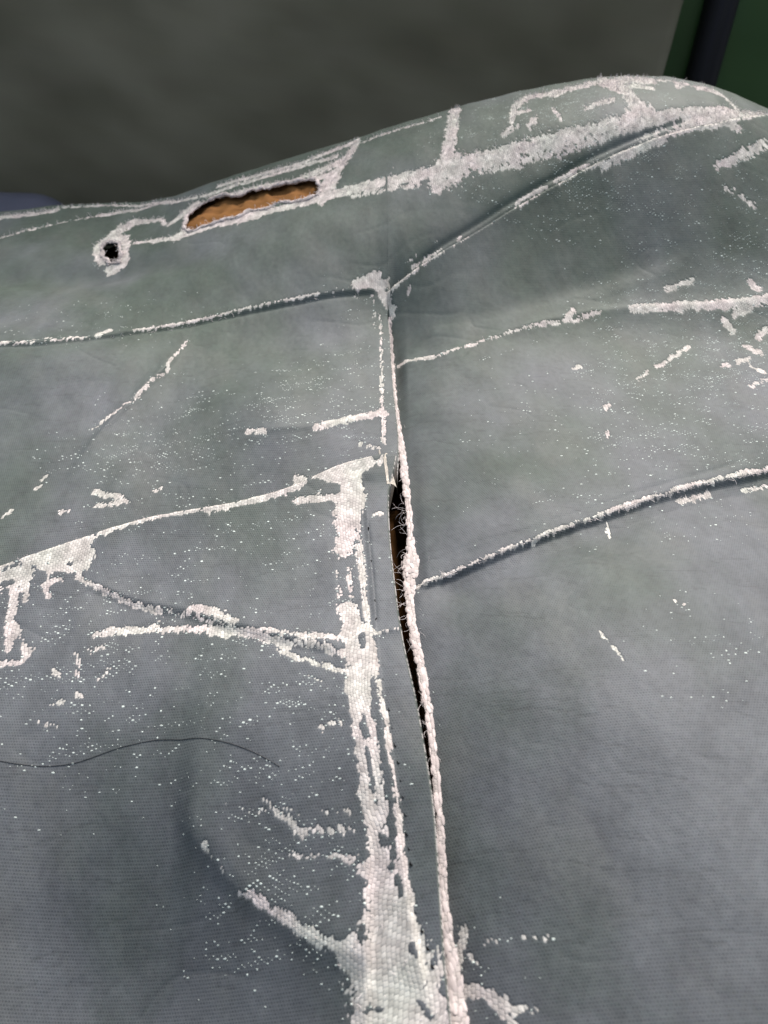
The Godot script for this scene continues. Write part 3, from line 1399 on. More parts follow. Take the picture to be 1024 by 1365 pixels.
func build_background() -> void:
	var back := thing("backrest", "dark olive vinyl backrest standing upright behind the seat", "backrest", Vector3(-0.30, -0.16, -0.63))
	var slab := part("padded_panel", rounded_slab(Vector3(0.99, 0.40, 0.06), 0.012, 96, 0.002, [Color(0.19, 0.172, 0.115), Color(0.33, 0.298, 0.212)], 7.0), vertex_material("olive_vinyl", 0.5), back)
	slab.position = Vector3(0, 0.2, 0)
	back.rotation_degrees.x = 8.0
	var scuff := plain("scuff_mark", linear_color(0.12, 0.12, 0.10), 0.7)
	var path := PackedVector3Array()
	var radii := PackedFloat32Array()
	for k in 14:
		var f := k / 13.0
		path.append(Vector3(0.02 + 0.012 * f + 0.002 * sin(f * 5.0), 0.125 + 0.07 * f, 0.0312))
		radii.append(0.0007 * sin(PI * (0.08 + 0.84 * f)))
	part("scratch", tube(path, radii, 6, Color.WHITE, 1.0), scuff, back)

	var post := thing("door_post", "green painted metal door post right of the backrest", "door post", Vector3(0.305, -0.16, -0.64))
	var skin := part("post_face", rounded_slab(Vector3(0.215, 0.40, 0.05), 0.006, 24, 0.001, [Color(0.04, 0.088, 0.028), Color(0.052, 0.11, 0.037)], 16.0), vertex_material("green_paint", 0.35), post)
	skin.position = Vector3(0, 0.2, 0)
	var seal := thing("door_seal", "black rubber door seal running up the green door post", "door seal", Vector3(0.229, -0.16, -0.612))
	var strip := part("rubber_strip", rounded_slab(Vector3(0.022, 0.40, 0.02), 0.008, 24, 0.0006, [Color(0.008, 0.008, 0.012), Color(0.013, 0.013, 0.018)], 30.0), vertex_material("black_rubber", 0.5), seal)
	strip.position = Vector3(0, 0.2, 0)
	var pad := thing("cushion", "lavender grey cushion just showing over the far left seat edge", "cushion", Vector3(-0.33, -0.205, -0.47))
	var body := part("cushion_cover", rounded_slab(Vector3(0.24, 0.13, 0.14), 0.03, 36, 0.003, [Color(0.13, 0.13, 0.17), Color(0.19, 0.18, 0.23)], 20.0), vertex_material("lavender_vinyl", 0.5), pad)
	body.position = Vector3(0, 0.065, 0)
	var floor_ := MeshInstance3D.new()
	floor_.name = "floor"
	var slab_mesh := BoxMesh.new()
	slab_mesh.size = Vector3(2.4, 0.04, 2.0)
	floor_.mesh = slab_mesh
	floor_.material_override = plain("dark_floor", linear_color(0.03, 0.03, 0.028), 0.8)
	floor_.position = Vector3(0, -0.182, -0.25)
	floor_.set_meta("kind", "structure")
	add_child(floor_, true)


# Traced shape of this seat cover, in millimetres across (x) and away from the camera side (d).
func trace_shape() -> void:
	edge_heights = table([-300, -16, -284.33, -15.41, -268.64, -14.97, -252.95, -14.59, -237.26, -14.17, -221.58, -13.62, -205.92, -12.85, -190.29, -11.75, -174.69, -10.24, -159.13, -8.3, -143.49, -6.95, -127.7, -6.75, -112.01, -6.07, -96.74, -3.14, -81.86, 1.9, -66.92, 6.69, -51.88, 11.14, -36.81, 15.46, -21.73, 19.77, -6.67, 24.16, 8.36, 28.65, 23.43, 32.97, 38.6, 36.96, 53.85, 40.61, 69.22, 43.78, 84.71, 46.26, 100.35, 47.38, 116.03, 46.93, 131.54, 44.68, 146.63, 40.37, 161.46, 35.23, 176.38, 30.44, 191.53, 26.33, 206.82, 22.75, 222.17, 19.57, 237.61, 17, 253.16, 15.01, 268.78, 13.35, 284.41, 11.77, 300, 10])
	gap_left = [18.31, 18.31, 18.2, 17.9, 17.6, 17.3, 17, 16.7, 16.4, 16.1, 15.8, 15.5, 15.2, 14.9, 14.6, 14.3, 14, 13.7, 13.4, 13.1, 12.8, 12.5, 12.2, 11.9, 11.6, 11.3, 10.96, 10.57, 10.26, 10.03, 9.84, 9.7, 9.45, 9, 8.37, 7.7, 7.02, 6.26, 5.42, 4.58, 3.84, 3.24, 2.79, 2.42, 2, 1.62, 1.3, 1.06, 0.88, 0.81, 0.98, 1.88, 2.75, 3.41, 3.85, 4.04, 4.02, 3.83, 3.52, 3.15, 2.85, 2.61, 2.41, 2.23, 2.06, 1.94, 1.88, 1.73, 1.46, 1.32, 1.39, 1.4, 1.4, 1.4, 1.4, 1.4, 1.4, 1.4, 1.4, 1.4, 1.4, 1.4, 1.4, 1.4, 1.4, 1.4, 1.4, 1.4, 1.4, 1.4, 1.4, 1.4, 1.4, 1.4, 1.4, 1.4, 1.4, 1.4, 1.4, 1.4, 1.4, 1.4, 1.4, 1.4, 1.4]
	gap_right = [20.64, 20.64, 20.61, 20.31, 20.01, 19.71, 19.41, 19.11, 18.81, 18.51, 18.21, 17.91, 17.61, 17.31, 17.01, 16.71, 16.41, 16.11, 15.81, 15.51, 15.21, 14.91, 14.61, 14.31, 14.01, 13.71, 13.4, 13.04, 12.5, 11.96, 11.6, 11.44, 11.36, 11.17, 10.88, 10.62, 10.28, 9.79, 9.28, 8.79, 8.22, 7.46, 6.85, 6.59, 6.63, 6.88, 7.28, 7.37, 7.19, 7.16, 7.1, 6.92, 6.68, 6.43, 6.21, 5.95, 5.55, 5.04, 4.58, 4.2, 3.88, 3.61, 3.41, 3.28, 3.19, 3.09, 2.9, 2.47, 1.99, 1.62, 1.41, 1.4, 1.4, 1.4, 1.4, 1.4, 1.4, 1.4, 1.4, 1.4, 1.4, 1.4, 1.4, 1.4, 1.4, 1.4, 1.4, 1.4, 1.4, 1.4, 1.4, 1.4, 1.4, 1.4, 1.4, 1.4, 1.4, 1.4, 1.4, 1.4, 1.4, 1.4, 1.4, 1.4, 1.4]
	swell(58.13, 71.06, 62, 75, 16)
	swell(-54.54, 15.15, 60, 50, -34)
	swell(-29.36, 82.66, 40, 30, 3)
	swell(-122.58, 279.8, 50, 12, -5)
	swell(-46.76, 277.64, 55, 22, 4)
	swell(1.36, 248.44, 14, 16, -4)
	swell(33.67, 43.2, 20, 30, -2)
	swell(-64.62, 195.22, 20, 30, -4)
	swell(-29.14, 228.77, 30, 20, -3)
	swell(-37.26, 184.03, 26, 20, 4)
	swell(-112.33, 211.36, 40, 20, 4)
	fold(true, 0, [-6.5, 30, 5, 20, 1.6, 0, 0], [-104.51, 119.25, -100.36, 121.09, -96.23, 122.95, -92.14, 124.93, -88.1, 127, -84.07, 129.09, -80.08, 131.24, -76.07, 133.38, -72, 135.36, -67.86, 137.25, -63.67, 138.99, -59.39, 140.47, -55, 141.57, -50.53, 142.47, -46.08, 143.41, -41.7, 144.58, -37.35, 145.92, -33.01, 147.34, -28.74, 148.94, -24.62, 150.82, -20.74, 153.11, -17.08, 155.83, -13.34, 158.4, -9.29, 160.41, -5.07, 162.11, -0.85, 163.79])
	fold(true, 1, [1.2, 22, -0.4, 10, 1.0, 3, 0], [8.26, 120.05, 13.12, 121.39, 17.97, 122.74, 22.79, 124.23, 27.57, 125.83, 32.32, 127.52, 37.04, 129.28, 41.74, 131.12, 46.4, 133.03, 51.04, 135.01, 55.66, 137.03, 60.23, 139.16, 64.75, 141.39, 69.26, 143.66, 73.78, 145.88, 78.37, 147.97, 83.02, 149.88, 87.74, 151.66, 92.49, 153.34, 97.26, 154.99, 102.03, 156.64, 106.77, 158.35, 111.48, 160.15, 116.18, 161.99, 120.87, 163.84, 125.56, 165.69])
	fold(true, 1, [2.6, 9, 2.6, 24, 2.5, 4, 0], [4.14, 220.07, 10.16, 220.47, 16.19, 220.87, 22.11, 221.66, 27.85, 223.25, 33.43, 225.5, 38.94, 228.03, 44.49, 230.45, 50.18, 232.39, 55.97, 234, 61.83, 235.42, 67.73, 236.61, 73.65, 237.54, 79.63, 238.16, 85.64, 238.62, 91.64, 239.04, 97.64, 239.4, 103.65, 239.69, 109.65, 240.03, 115.64, 240.54, 121.62, 241.17, 127.59, 241.9, 133.54, 242.72, 139.48, 243.65, 145.4, 244.69, 151.32, 245.75])
	fold(true, 0, [0.75, 12, -0.25, 6, 0.9, 0, 4], [-144.42, 219.46, -138.5, 219.73, -132.58, 220.01, -126.66, 220.31, -120.7, 220.49, -114.8, 220.94, -109.06, 222.17, -103.49, 224.18, -97.97, 226.44, -92.43, 228.55, -86.92, 230.73, -81.43, 232.97, -75.94, 235.22, -70.43, 237.41, -64.89, 239.5, -59.3, 241.43, -53.65, 243.17, -47.95, 244.78, -42.22, 246.29, -36.46, 247.7, -30.68, 249.01, -24.88, 250.19, -19.05, 251.27, -13.24, 252.41, -7.45, 253.63, -1.65, 254.87])
	fold(true, 1, [-2.6, 6, 2.4, 15, 1.2, 4, 0], [0, 253.74, 7.09, 257.52, 14.21, 261.25, 21.39, 264.87, 28.53, 268.56, 35.64, 272.31, 42.74, 276.07, 49.91, 279.7, 57.32, 282.81, 64.76, 285.84, 72.13, 289.06, 79.55, 292.14, 87.13, 294.82, 94.75, 297.38, 102.35, 299.98, 109.96, 302.59, 117.64, 305.06, 125.18, 307.81, 132.35, 311.36, 139.23, 315.58, 145.82, 320.29, 152.1, 325.32, 157.94, 330.78, 163.39, 336.69, 168.69, 342.78, 174.07, 348.78])
	fold(true, 0, [3.0, 20, 2.0, 14, 4, 6, 2], [-44.21, 66.18, -42.69, 64.78, -41.17, 63.38, -39.65, 61.98, -38.13, 60.57, -36.61, 59.17, -35.09, 57.78, -33.58, 56.36, -32.09, 54.93, -30.59, 53.49, -29.06, 52.1, -27.49, 50.77, -25.84, 49.53, -24.14, 48.37, -22.38, 47.27, -20.6, 46.22, -18.79, 45.2, -16.97, 44.22, -15.15, 43.24, -13.3, 42.29, -11.44, 41.39, -9.54, 40.58, -7.6, 39.88, -5.62, 39.31, -3.61, 38.79, -1.61, 38.26])
	fold(true, 0, [0.8, 6, -0.5, 6, 1.6, 8, 3], [-74.81, 119.04, -72.25, 117.9, -69.71, 116.72, -67.17, 115.55, -64.61, 114.42, -62.03, 113.37, -59.4, 112.44, -56.72, 111.68, -54, 111.04, -51.26, 110.43, -48.54, 109.77, -45.87, 108.97, -43.25, 108.03, -40.64, 107.01, -38.05, 105.97, -35.45, 104.95, -32.83, 103.97, -30.21, 102.99, -27.58, 102.06, -24.93, 101.18, -22.26, 100.34, -19.6, 99.5, -16.94, 98.65, -14.28, 97.79, -11.62, 96.93, -8.97, 96.07])
	fold(false, 0, [-0.7, 8, 0.7, 8, 0.8, 8, 4], [8.15, 30.93, 6.97, 35.83, 5.87, 40.74, 5, 45.7, 4.28, 50.69, 3.59, 55.68, 2.98, 60.68, 2.37, 65.68, 1.67, 70.67, 0.85, 75.64, 0.07, 80.62, -0.58, 85.61, -1.14, 90.62, -1.65, 95.63, -2.12, 100.65, -2.56, 105.67, -2.96, 110.69, -3.33, 115.71, -3.69, 120.74, -4.04, 125.76, -4.37, 130.79, -4.7, 135.82, -5.06, 140.84, -5.44, 145.86, -5.82, 150.89, -6.21, 155.91])
	fold(false, 0, [-0.5, 0.35, -0.5, 0.35, 0.4, 4, 3], [-1.72, 103.6, -1.81, 105.06, -1.9, 106.51, -1.98, 107.96, -2.07, 109.41, -2.16, 110.86, -2.25, 112.31, -2.34, 113.76, -2.44, 115.21, -2.55, 116.66, -2.66, 118.11, -2.77, 119.56, -2.9, 121.01, -3.02, 122.46, -3.15, 123.91, -3.28, 125.35, -3.4, 126.8, -3.53, 128.25, -3.66, 129.7, -3.78, 131.15, -3.91, 132.59, -4.04, 134.04, -4.17, 135.49, -4.3, 136.94, -4.42, 138.39, -4.55, 139.83])
	fold(true, 1, [-1.0, 1.5, -1.0, 1.0, 1.6, 8, 40], [7.78, 261.77, 12.72, 264.68, 17.67, 267.59, 22.64, 270.46, 27.66, 273.24, 32.72, 275.95, 37.8, 278.62, 42.89, 281.28, 48, 283.88, 53.2, 286.3, 58.49, 288.54, 63.79, 290.73, 69.08, 292.97, 74.37, 295.2, 79.69, 297.35, 85.06, 299.38, 90.46, 301.31, 95.86, 303.25, 101.25, 305.23, 106.63, 307.25, 111.94, 309.42, 117.16, 311.79, 122.31, 314.31, 127.43, 316.92, 132.54, 319.55, 137.67, 322.13])
	fold(true, 1, [-3.0, 9, -3.0, 15, 8, 10, 0], [8.18, 116.73, 13.07, 117.51, 17.94, 118.35, 22.72, 119.54, 27.42, 121.06, 32.08, 122.75, 36.72, 124.45, 41.34, 126.2, 45.94, 128.03, 50.5, 129.92, 55.03, 131.89, 59.5, 133.99, 63.93, 136.2, 68.33, 138.44, 72.76, 140.64, 77.25, 142.69, 81.81, 144.59, 86.42, 146.36, 91.06, 148.06, 95.71, 149.73, 100.36, 151.42, 104.99, 153.16, 109.58, 154.98, 114.16, 156.84, 118.73, 158.71, 123.31, 160.57])
	fold(true, 0, [-0.35, 1.2, -0.35, 0.8, 1.2, 0, 5], [-144.29, 218.35, -138.54, 218.58, -132.8, 218.82, -127.05, 219.09, -121.27, 219.23, -115.52, 219.57, -109.92, 220.6, -104.49, 222.43, -99.14, 224.63, -93.77, 226.73, -88.43, 228.86, -83.12, 231.07, -77.82, 233.31, -72.51, 235.53, -67.17, 237.66, -61.79, 239.66, -56.34, 241.47, -50.84, 243.1, -45.29, 244.61, -39.72, 246.03, -34.13, 247.4, -28.54, 248.73, -22.93, 249.99, -17.31, 251.19, -11.68, 252.36, -6.06, 253.56])
	fold(true, 1, [-0.35, 1.5, -0.35, 2.0, 1.2, 8, 8], [14.91, 126.54, 18.62, 127.76, 22.33, 128.96, 26.04, 130.18, 29.74, 131.43, 33.42, 132.74, 37.07, 134.09, 40.72, 135.49, 44.35, 136.93, 47.97, 138.4, 51.57, 139.9, 55.16, 141.44, 58.73, 143.01, 62.27, 144.65, 65.8, 146.33, 69.31, 148.04, 72.82, 149.75, 76.33, 151.44, 79.87, 153.09, 83.43, 154.69, 87, 156.27, 90.58, 157.82, 94.17, 159.37, 97.76, 160.91, 101.34, 162.45, 104.92, 164])
	fold(true, 0, [0.8, 2, 0.4, 2, 0.6, 1, 0], [-7.05, 99.11, -6.66, 99.29, -6.27, 99.48, -5.88, 99.68, -5.49, 99.88, -5.1, 100.08, -4.71, 100.27, -4.32, 100.47, -3.93, 100.65, -3.53, 100.83, -3.13, 101, -2.73, 101.16, -2.33, 101.3, -1.92, 101.43, -1.5, 101.54, -1.08, 101.63, -0.65, 101.71, -0.23, 101.78, 0.21, 101.84, 0.64, 101.9, 1.07, 101.95, 1.51, 102, 1.94, 102.05, 2.37, 102.1, 2.81, 102.15, 3.24, 102.22])
	fold(true, 0, [1.5, 7, 1.0, 10, 4, 8, 8], [-92.02, 158.18, -91.22, 161.05, -90.44, 163.92, -89.66, 166.8, -88.85, 169.67, -88.01, 172.52, -87.1, 175.35, -86.15, 178.17, -85.14, 180.97, -84.11, 183.77, -83.04, 186.55, -81.96, 189.32, -80.86, 192.1, -79.76, 194.87, -78.67, 197.64, -77.55, 200.4, -76.42, 203.15, -75.29, 205.91, -74.17, 208.67, -73.08, 211.44, -72.01, 214.22, -70.96, 217, -69.92, 219.79, -68.88, 222.58, -67.84, 225.37, -66.8, 228.16])
	fold(true, 0, [0.9, 4, 0.6, 4, 2, 8, 2], [-40.7, 176.18, -39, 176.5, -37.29, 176.8, -35.58, 177.08, -33.87, 177.36, -32.15, 177.64, -30.44, 177.93, -28.74, 178.23, -27.04, 178.56, -25.35, 178.92, -23.68, 179.32, -22.02, 179.76, -20.38, 180.27, -18.76, 180.83, -17.16, 181.44, -15.57, 182.11, -13.99, 182.8, -12.43, 183.54, -10.87, 184.29, -9.32, 185.07, -7.77, 185.85, -6.22, 186.64, -4.67, 187.43, -3.12, 188.2, -1.56, 188.96, 0, 189.7])
	fold(true, 1, [-0.8, 6, 0.3, 8, 5, 10, 10], [12.83, 236.98, 17.03, 237, 21.23, 236.95, 25.43, 236.94, 29.61, 237.05, 33.76, 237.39, 37.87, 238.01, 41.96, 238.87, 46.02, 239.9, 50.07, 241.05, 54.1, 242.26, 58.13, 243.46, 62.16, 244.61, 66.18, 245.77, 70.2, 246.95, 74.2, 248.17, 78.2, 249.42, 82.18, 250.71, 86.15, 252.03, 90.1, 253.42, 94.03, 254.86, 97.94, 256.34, 101.85, 257.85, 105.76, 259.36, 109.66, 260.87, 113.57, 262.36])
func wear_cracks() -> void:
	worn(1.90, 1.20, 0.76, [-107.71, 127.35, -94.63, 121.96, -84.91, 126.4, -75.76, 130.74])
	worn(2.06, 1.10, 0.68, [-16.75, 151.69, -7.08, 157.24])
	worn(3.15, 1.60, 0.77, [-100.82, 118.55, -94.19, 120.2, -84.31, 123.75, -76.47, 126.18])
	worn(1.47, 1.05, 0.69, [-24.65, 160.27, -11.67, 152])
	worn(0.80, 1.00, 0.71, [-23.38, 144.36, -12.08, 146.34])
	worn(0.34, 0.95, 0.82, [-2.04, 101.53, 3.24, 102.34])
	worn(0.40, 0.95, 0.72, [-4.75, 140.21, 0.8, 141.86])
	worn(0.82, 0.95, 0.78, [-98.46, 116.34, -84.74, 118.13, -75.26, 120.03])
	worn(0.99, 1.00, 0.80, [-92.01, 122.16, -89.33, 115.24, -88.2, 107.31, -87.15, 101.2])
	worn(0.92, 1.00, 0.77, [-85.97, 124.66, -81.13, 115.19])
	worn(0.75, 1.00, 0.76, [-77.47, 127.4, -75.08, 120.04])
	worn(0.60, 0.95, 0.84, [-90.72, 95.97, -82.72, 97.57, -80.96, 100.56])
	worn(0.79, 0.85, 0.82, [-87.16, 107.35, -82.3, 99.79])
	worn(0.65, 0.80, 0.76, [-94.29, 120.59, -75.7, 126.01])
	worn(0.73, 0.80, 0.78, [-89.13, 121.36, -86.35, 113.35])
	worn(0.64, 0.80, 0.78, [-80.02, 124.04, -81.77, 113.53])
	worn(0.54, 0.95, 0.79, [-75.26, 120.03, -65.86, 114.82, -59.91, 112.45, -53.21, 110.62])
	worn(0.89, 1.10, 0.80, [-46.53, 111.27, -41.29, 110.14, -35.05, 106.68])
	worn(0.44, 0.60, 0.81, [-53.23, 110.93, -46.63, 109.37, -33.37, 104.31])
	worn(0.79, 1.00, 0.82, [-67.12, 104.45, -61.14, 105.37, -54.98, 105.63, -44.28, 105.45, -31.52, 103.44, -22.84, 99.84])
	worn(0.59, 1.00, 0.83, [-23.36, 99.9, -15.53, 98.86, -8.65, 95.78])
	worn(0.51, 1.00, 0.82, [-28, 103.73, -19.13, 101.53, -9.66, 100.08, -6.21, 98.6])
	worn(0.50, 0.95, 0.84, [-24.05, 97.98, -13.58, 93.69, -8.16, 90.97])
	worn(0.52, 0.80, 0.83, [-64.64, 101.28, -67.96, 100.56])
	worn(0.61, 0.80, 0.82, [-41.37, 104.14, -36.74, 102.77])
	worn(0.62, 0.70, 0.81, [-54.25, 106.44, -52.84, 109.2])
	worn(0.51, 0.75, 0.84, [-70.83, 99.45, -69.24, 93.45])
	worn(0.59, 0.80, 0.86, [-68.98, 90.01, -67.1, 89.14])
	worn(0.51, 0.70, 0.85, [-75.74, 95.63, -73.38, 94.37])
	worn(0.50, 0.70, 0.86, [-73.65, 88.38, -70.67, 88.52])
	worn(0.51, 0.70, 0.85, [-64.61, 93.36, -62.52, 95.62])
	worn(0.41, 0.60, 0.88, [-75.96, 84.01, -71.36, 83.23])
	worn(0.41, 0.60, 0.85, [-16.76, 91.26, -13.35, 89.53])
	worn(0.47, 0.70, 0.88, [-13.65, 79.51, -8.92, 79.98])
	worn(3.64, 1.25, 0.70, [-8.73, 157.1, -9.28, 146.85, -9.24, 138.94])
	worn(2.12, 1.10, 0.74, [-9.04, 138.93, -10.24, 128.58])
	worn(0.94, 0.90, 0.75, [-7.47, 138.86, -5.84, 126.97, -5.09, 118.1])
	worn(0.79, 1.05, 0.80, [-5.09, 118.1, -4.2, 108.52, -3.38, 100.49])
	worn(0.55, 0.60, 0.77, [-11.71, 127.4, -10.65, 111.42])
	worn(0.63, 0.75, 0.78, [-8.67, 121.4, -7.78, 110.73])
	worn(2.06, 1.00, 0.81, [-8.77, 108.53, -5.39, 99.62])
	worn(2.79, 1.25, 0.84, [-6.81, 101.72, -5.65, 95.84, -4.85, 89.18, -4.11, 83.87])
	worn(0.99, 1.00, 0.84, [-2.86, 99.55, -1.94, 89.9])
	worn(1.28, 1.20, 0.91, [-6.2, 84.94, -4.61, 75.97, -3.73, 67.92, -2.62, 59.94, -1.42, 52.49])
	worn(0.83, 1.05, 0.90, [-3.49, 84.65, -1.98, 73.65, -0.89, 66.49, 0, 61.72])
	worn(0.71, 1.00, 0.87, [-1.46, 89.99, 0.16, 80.72, 1.22, 73.62])
	worn(0.30, 0.90, 0.90, [1.22, 73.62, 2.08, 67.03])
	worn(0.72, 1.05, 0.93, [2.22, 66.35, 3.02, 58.25, 3.78, 50.65])
	worn(0.58, 0.70, 0.93, [-1.76, 62.6, 0.58, 58.44])
	worn(0.71, 0.90, 0.94, [-1.99, 51.91, 3.25, 53.11])
	worn(3.08, 1.30, 0.95, [-0.57, 52.99, 1.1, 43.88])
	worn(4.49, 1.30, 0.97, [1.11, 44.45, 2.14, 35.88])
	worn(6.89, 1.30, 0.98, [1.34, 35.96, 3.59, 25.09])
	worn(2.71, 1.20, 0.97, [-5.73, 38.99, -2.97, 36.13])
	worn(1.34, 1.10, 0.97, [3.23, 50.68, 5.17, 42.29, 8.3, 34.35, 9.96, 27.77])
	worn(0.60, 1.00, 0.94, [-36.52, 59.66, -34.98, 57.52])
	worn(0.37, 0.70, 0.95, [-34.98, 57.52, -28.38, 51.28])
	worn(0.66, 0.95, 0.96, [-28.7, 51.32, -20.5, 47.29])
	worn(0.91, 1.05, 0.97, [-20.51, 47.53, -15.9, 44.36, -8.55, 40.43, -5.03, 38.59])
	worn(0.57, 1.00, 0.94, [-9.27, 55.48, -5.73, 54.05, -3.54, 51.55])
	worn(0.51, 0.75, 0.95, [-26.02, 51.01, -23.65, 49.6])
	worn(0.38, 0.80, 0.92, [-24.39, 66.48, -20.61, 63.02])
	worn(0.67, 1.00, 0.93, [-20.14, 62.97, -15.86, 59.73])
	worn(0.29, 0.80, 0.93, [-15.91, 60.89, -3.92, 59.4])
	worn(0.26, 0.60, 0.92, [-27.72, 64.89, -4.7, 62.63])
	worn(0.38, 0.70, 0.92, [-28.52, 65.2, -27.39, 64.74])
	worn(0.25, 0.60, 0.94, [-18.74, 56.62, -4.59, 54.91])
	worn(0.61, 0.80, 0.94, [-36.37, 59.77, -36.99, 59.14])
	worn(0.56, 0.85, 0.58, [-68.41, 228.65, -73.6, 209.87, -79.19, 195.99])
	worn(0.47, 0.75, 0.63, [-79.19, 195.99, -89.53, 180.29])
	worn(0.54, 0.90, 0.69, [-97.2, 161.49, -98.31, 156.49])
	worn(0.52, 0.90, 0.72, [-102.79, 149.13, -104.5, 145.36])
	worn(0.74, 0.90, 0.70, [-82.43, 155.87, -76.99, 154.87, -73.6, 153.7])
	worn(0.63, 0.90, 0.71, [-80.73, 151.29, -72.4, 152.94])
	worn(0.52, 0.70, 0.72, [-86.89, 148.73, -90.19, 148.04])
	worn(0.67, 0.90, 0.64, [-40.97, 177.68, -35.17, 176.83])
	worn(0.92, 1.05, 0.63, [-20.85, 180, -11.98, 184.32, 0.47, 190.84])
	worn(0.72, 0.90, 0.62, [-0.75, 210.53, -0.72, 194.22, 0, 178.16])
	worn(0.52, 0.65, 0.56, [-1.36, 245.7, -0.75, 210.53])
	worn(0.57, 0.70, 0.66, [-7.24, 175.83, -1.59, 175.21])
	worn(0.54, 0.55, 0.52, [-4.13, 253.06, -3.22, 237.99])
	worn(0.64, 0.70, 0.70, [-65.82, 156.9, -63.96, 158.38])
	worn(0.79, 1.10, 0.54, [-98.54, 227.56, -95.08, 231.56])
	worn(0.42, 0.60, 0.50, [-27.8, 249.87, -11.52, 253.9])
	worn(1.35, 1.20, 0.49, [-10.44, 254.61, -1.94, 259.09])
	worn(0.24, 0.60, 0.55, [-129.61, 221.3, -100.67, 226.17])
	worn(0.76, 1.15, 0.47, [-1.11, 256.05, 9.17, 263.3, 20.94, 269.62])
	worn(1.10, 1.30, 0.51, [-1.66, 256.29, 0.55, 252.33, 3.27, 246.56])
	worn(0.42, 0.75, 0.50, [7.91, 249.88, 9.83, 253.87])
	worn(0.59, 1.05, 0.40, [50.01, 283.39, 60.71, 287.37])
	worn(0.59, 0.90, 0.38, [64.21, 290.15, 74.02, 293.01])
	worn(0.77, 1.10, 0.37, [74.01, 292.76, 89.72, 292.99])
	worn(0.89, 1.15, 0.34, [79.97, 290.87, 99.73, 297.64, 129.39, 314.2, 173.87, 347.45])
	worn(0.51, 0.90, 0.45, [25.54, 265.78, 28.23, 272.73])
	worn(0.70, 0.80, 0.33, [119.56, 310.13, 134.45, 306.77])
	worn(1.95, 1.20, 0.45, [-117.56, 299.32, -117.95, 313.97, -115.18, 321.14])
	worn(1.52, 1.20, 0.46, [-110.91, 290.98, -106.18, 293, -108.15, 306.49])
	worn(1.81, 1.10, 0.43, [-115.55, 322.64, -110.67, 327.57])
	worn(0.66, 0.90, 0.45, [-104.48, 305, -96.13, 304.38])
	worn(0.80, 1.00, 0.43, [-109.9, 327.26, -97.7, 326.63, -92.47, 313.63])
	worn(0.95, 1.00, 0.44, [-95.92, 303.5, -83.62, 300.16, -78.02, 308.53])
	worn(1.18, 1.10, 0.42, [-92.18, 317.08, -81.89, 329.96])
	worn(1.28, 1.25, 0.42, [-82.26, 309.95, -78.34, 321.56, -71.52, 325.44])
	worn(0.96, 1.20, 0.39, [-71.52, 325.44, -58.26, 326.59, -28.42, 318.69, -20.56, 317.94])
	worn(1.10, 1.25, 0.42, [-83.78, 300.96, -67.65, 301.05, -51.98, 301.57, -39.56, 301.03, -23.83, 302.17])
	worn(2.03, 1.20, 0.39, [-23.94, 304.46, -19.85, 315.68])
	worn(1.35, 1.10, 0.36, [-19.85, 315.68, -13.9, 333.78, -11.64, 345.15])
	worn(1.34, 0.90, 0.38, [-34.93, 321.32, -17.84, 328.04])
	worn(0.52, 1.00, 0.41, [-129.27, 336.98, -101.32, 343.89, -80.22, 336.29])
	worn(0.60, 0.95, 0.38, [-80.22, 336.29, -59.45, 335.83, -19.72, 334.98])
	worn(0.72, 1.10, 0.42, [-183.94, 343.31, -155.29, 343.36, -149.29, 344.53])
	worn(0.53, 0.80, 0.41, [-150.16, 347.28, -125.16, 347.79, -95.92, 343.62])
	worn(0.60, 1.00, 0.37, [-74.12, 341.83, -36.24, 338.24, -12.92, 344.48])
	worn(0.42, 0.60, 0.43, [-168.57, 320.75, -129.27, 336.98])
	worn(1.17, 1.15, 0.39, [-24.44, 302.43, -3.53, 302.23, 13.98, 301.61, 23.19, 301.84])
	worn(0.61, 0.70, 0.40, [-12.32, 297.69, 13.87, 296.4])
	worn(2.21, 1.25, 0.35, [29.53, 344.02, 26.11, 316.37, 23.19, 301.84])
	worn(1.59, 1.10, 0.38, [22.63, 302.02, 20.63, 293.16])
	worn(2.66, 1.10, 0.38, [19.65, 298.64, 28.32, 301.51])
	worn(1.07, 1.10, 0.35, [28.39, 303.03, 53.83, 304.11, 76.34, 306.8, 96.27, 309.86])
	worn(1.72, 0.68, 0.35, [28.32, 301.51, 53.74, 302.73, 78.98, 305.38, 96.36, 310.56])
	worn(0.78, 0.75, 0.35, [36.64, 297.84, 53.47, 298.79, 75.87, 301.45, 95.98, 307.29])
	worn(0.59, 0.75, 0.35, [65.97, 298.83, 81.53, 302.89])
	worn(1.01, 1.00, 0.31, [50.22, 321.36, 52.73, 333.58, 58.19, 339.59])
	worn(0.75, 0.90, 0.30, [57.64, 339.95, 75.31, 339.1, 88.12, 344.32])
	worn(0.73, 0.80, 0.32, [51.84, 325.84, 57.13, 326.51])
	worn(2.36, 1.20, 0.30, [89.56, 343.98, 95.11, 331.88, 96.35, 317.97])
	worn(2.28, 1.20, 0.32, [96.35, 317.97, 100.2, 309.68])
	worn(2.62, 1.00, 0.33, [94.87, 309.95, 101.87, 309.16])
	worn(1.06, 1.15, 0.32, [98.87, 307.85, 120.04, 312.82, 160.08, 332.01])
	worn(0.54, 1.00, 0.32, [102.17, 311.51, 137.67, 322.13])
	worn(0.83, 1.10, 0.30, [125.78, 341.18, 136.32, 338.46, 140.13, 324.86])
	worn(0.74, 0.80, 0.30, [116.68, 336.89, 122.5, 344.19])
	worn(0.80, 0.85, 0.33, [56.4, 314.6, 58.97, 317.57])
	worn(0.71, 0.80, 0.32, [66.74, 320.99, 68.2, 314.39])
	worn(0.54, 0.80, 0.31, [77.79, 318.9, 89.76, 322.7])
